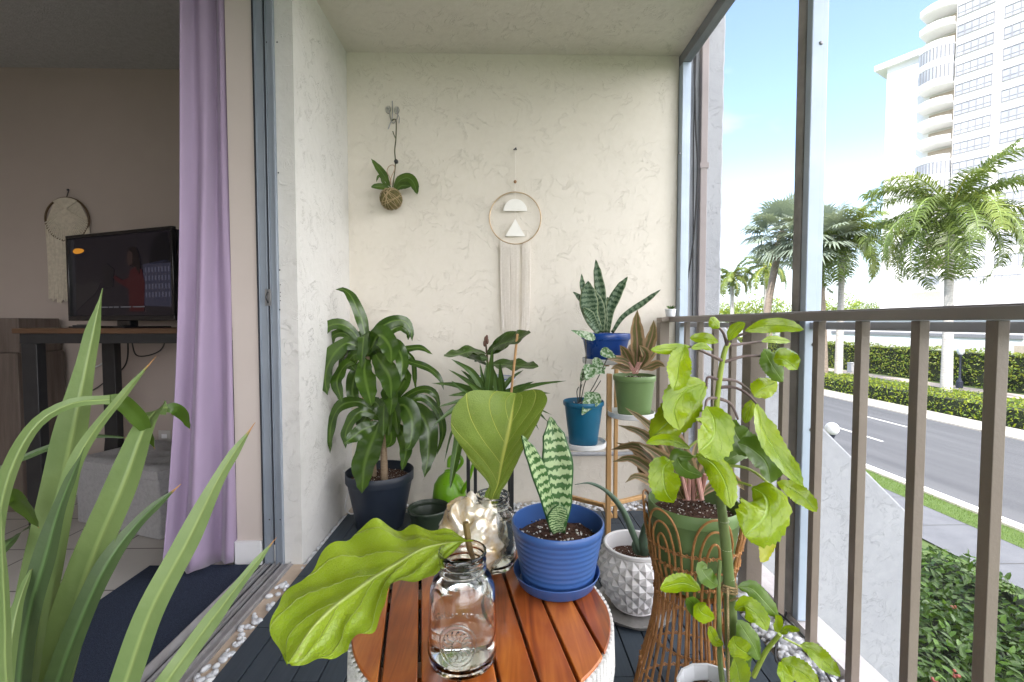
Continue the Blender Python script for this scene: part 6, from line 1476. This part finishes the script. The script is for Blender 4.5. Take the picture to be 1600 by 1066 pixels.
# ================================================================ STRAP LEAVED PLANT, FRONT LEFT
m_st = leafmat('strap leaf', (.13, .20, .065), (.19, .265, .095), vein=(.27, .35, .12), mid=.05, rough=.38, trans=.22, tip=(.45, .22, .08))
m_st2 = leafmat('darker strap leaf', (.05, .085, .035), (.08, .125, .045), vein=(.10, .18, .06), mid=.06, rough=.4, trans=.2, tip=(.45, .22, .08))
m_st4 = leafmat('strap leaf', (.13, .20, .065), (.19, .265, .095), vein=(.28, .37, .13), mid=.05, rough=.38, trans=.22)
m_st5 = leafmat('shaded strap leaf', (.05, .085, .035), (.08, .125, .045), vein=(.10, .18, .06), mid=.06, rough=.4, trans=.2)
m_st3 = leafmat('leaf turned over', (.05, .10, .012), (.085, .145, .018), rough=.35, trans=.15, tip=(.5, .25, .08))
bx_, by_ = P(70, 1250, .56).x, .56
t = thing('potted_strap_plant', 'large plant with long pale green strap leaves at the front left', 'potted plant', (bx_, by_, 0))
pot((bx_, by_), 0, P(70, 1215, .56).z, .10, .13, m_navy, t); soil((bx_, by_), .12, P(70, 1215, .56).z - .03, t)
o2 = (0, 440); s2 = 1.702
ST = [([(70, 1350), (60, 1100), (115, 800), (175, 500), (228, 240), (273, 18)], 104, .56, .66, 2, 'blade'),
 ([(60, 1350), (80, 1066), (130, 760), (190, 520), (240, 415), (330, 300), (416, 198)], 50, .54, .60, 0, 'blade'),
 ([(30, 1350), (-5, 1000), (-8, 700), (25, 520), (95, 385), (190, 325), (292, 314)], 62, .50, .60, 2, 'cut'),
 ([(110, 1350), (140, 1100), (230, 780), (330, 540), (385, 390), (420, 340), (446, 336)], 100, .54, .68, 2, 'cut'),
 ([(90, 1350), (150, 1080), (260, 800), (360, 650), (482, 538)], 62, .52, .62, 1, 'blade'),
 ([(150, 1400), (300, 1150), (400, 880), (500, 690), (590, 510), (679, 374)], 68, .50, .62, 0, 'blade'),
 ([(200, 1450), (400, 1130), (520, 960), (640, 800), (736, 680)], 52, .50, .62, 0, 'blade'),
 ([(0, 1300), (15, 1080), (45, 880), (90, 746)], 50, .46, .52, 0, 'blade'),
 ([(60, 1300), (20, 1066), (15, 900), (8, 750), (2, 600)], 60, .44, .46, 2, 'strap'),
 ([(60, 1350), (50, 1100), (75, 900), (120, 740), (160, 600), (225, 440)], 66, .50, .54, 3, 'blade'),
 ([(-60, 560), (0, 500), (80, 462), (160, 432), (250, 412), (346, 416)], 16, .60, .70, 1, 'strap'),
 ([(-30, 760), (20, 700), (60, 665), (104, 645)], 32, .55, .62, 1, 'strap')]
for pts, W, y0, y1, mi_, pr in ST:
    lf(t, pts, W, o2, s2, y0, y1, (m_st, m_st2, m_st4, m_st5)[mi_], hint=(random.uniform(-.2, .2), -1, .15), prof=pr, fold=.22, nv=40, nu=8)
for pts, W, y0 in (([(284, 315), (318, 318), (350, 340), (385, 385), (412, 446)], 46, .60), ([(438, 338), (462, 338), (485, 352), (506, 394)], 34, .68), ([(0, 560), (40, 575), (70, 605), (104, 656)], 52, .55)):
    lf(t, pts, W, o2, s2, y0, y0 + .03, m_st3, hint=(0, -1, .3), prof='half', fold=.2, nv=24, nu=8)
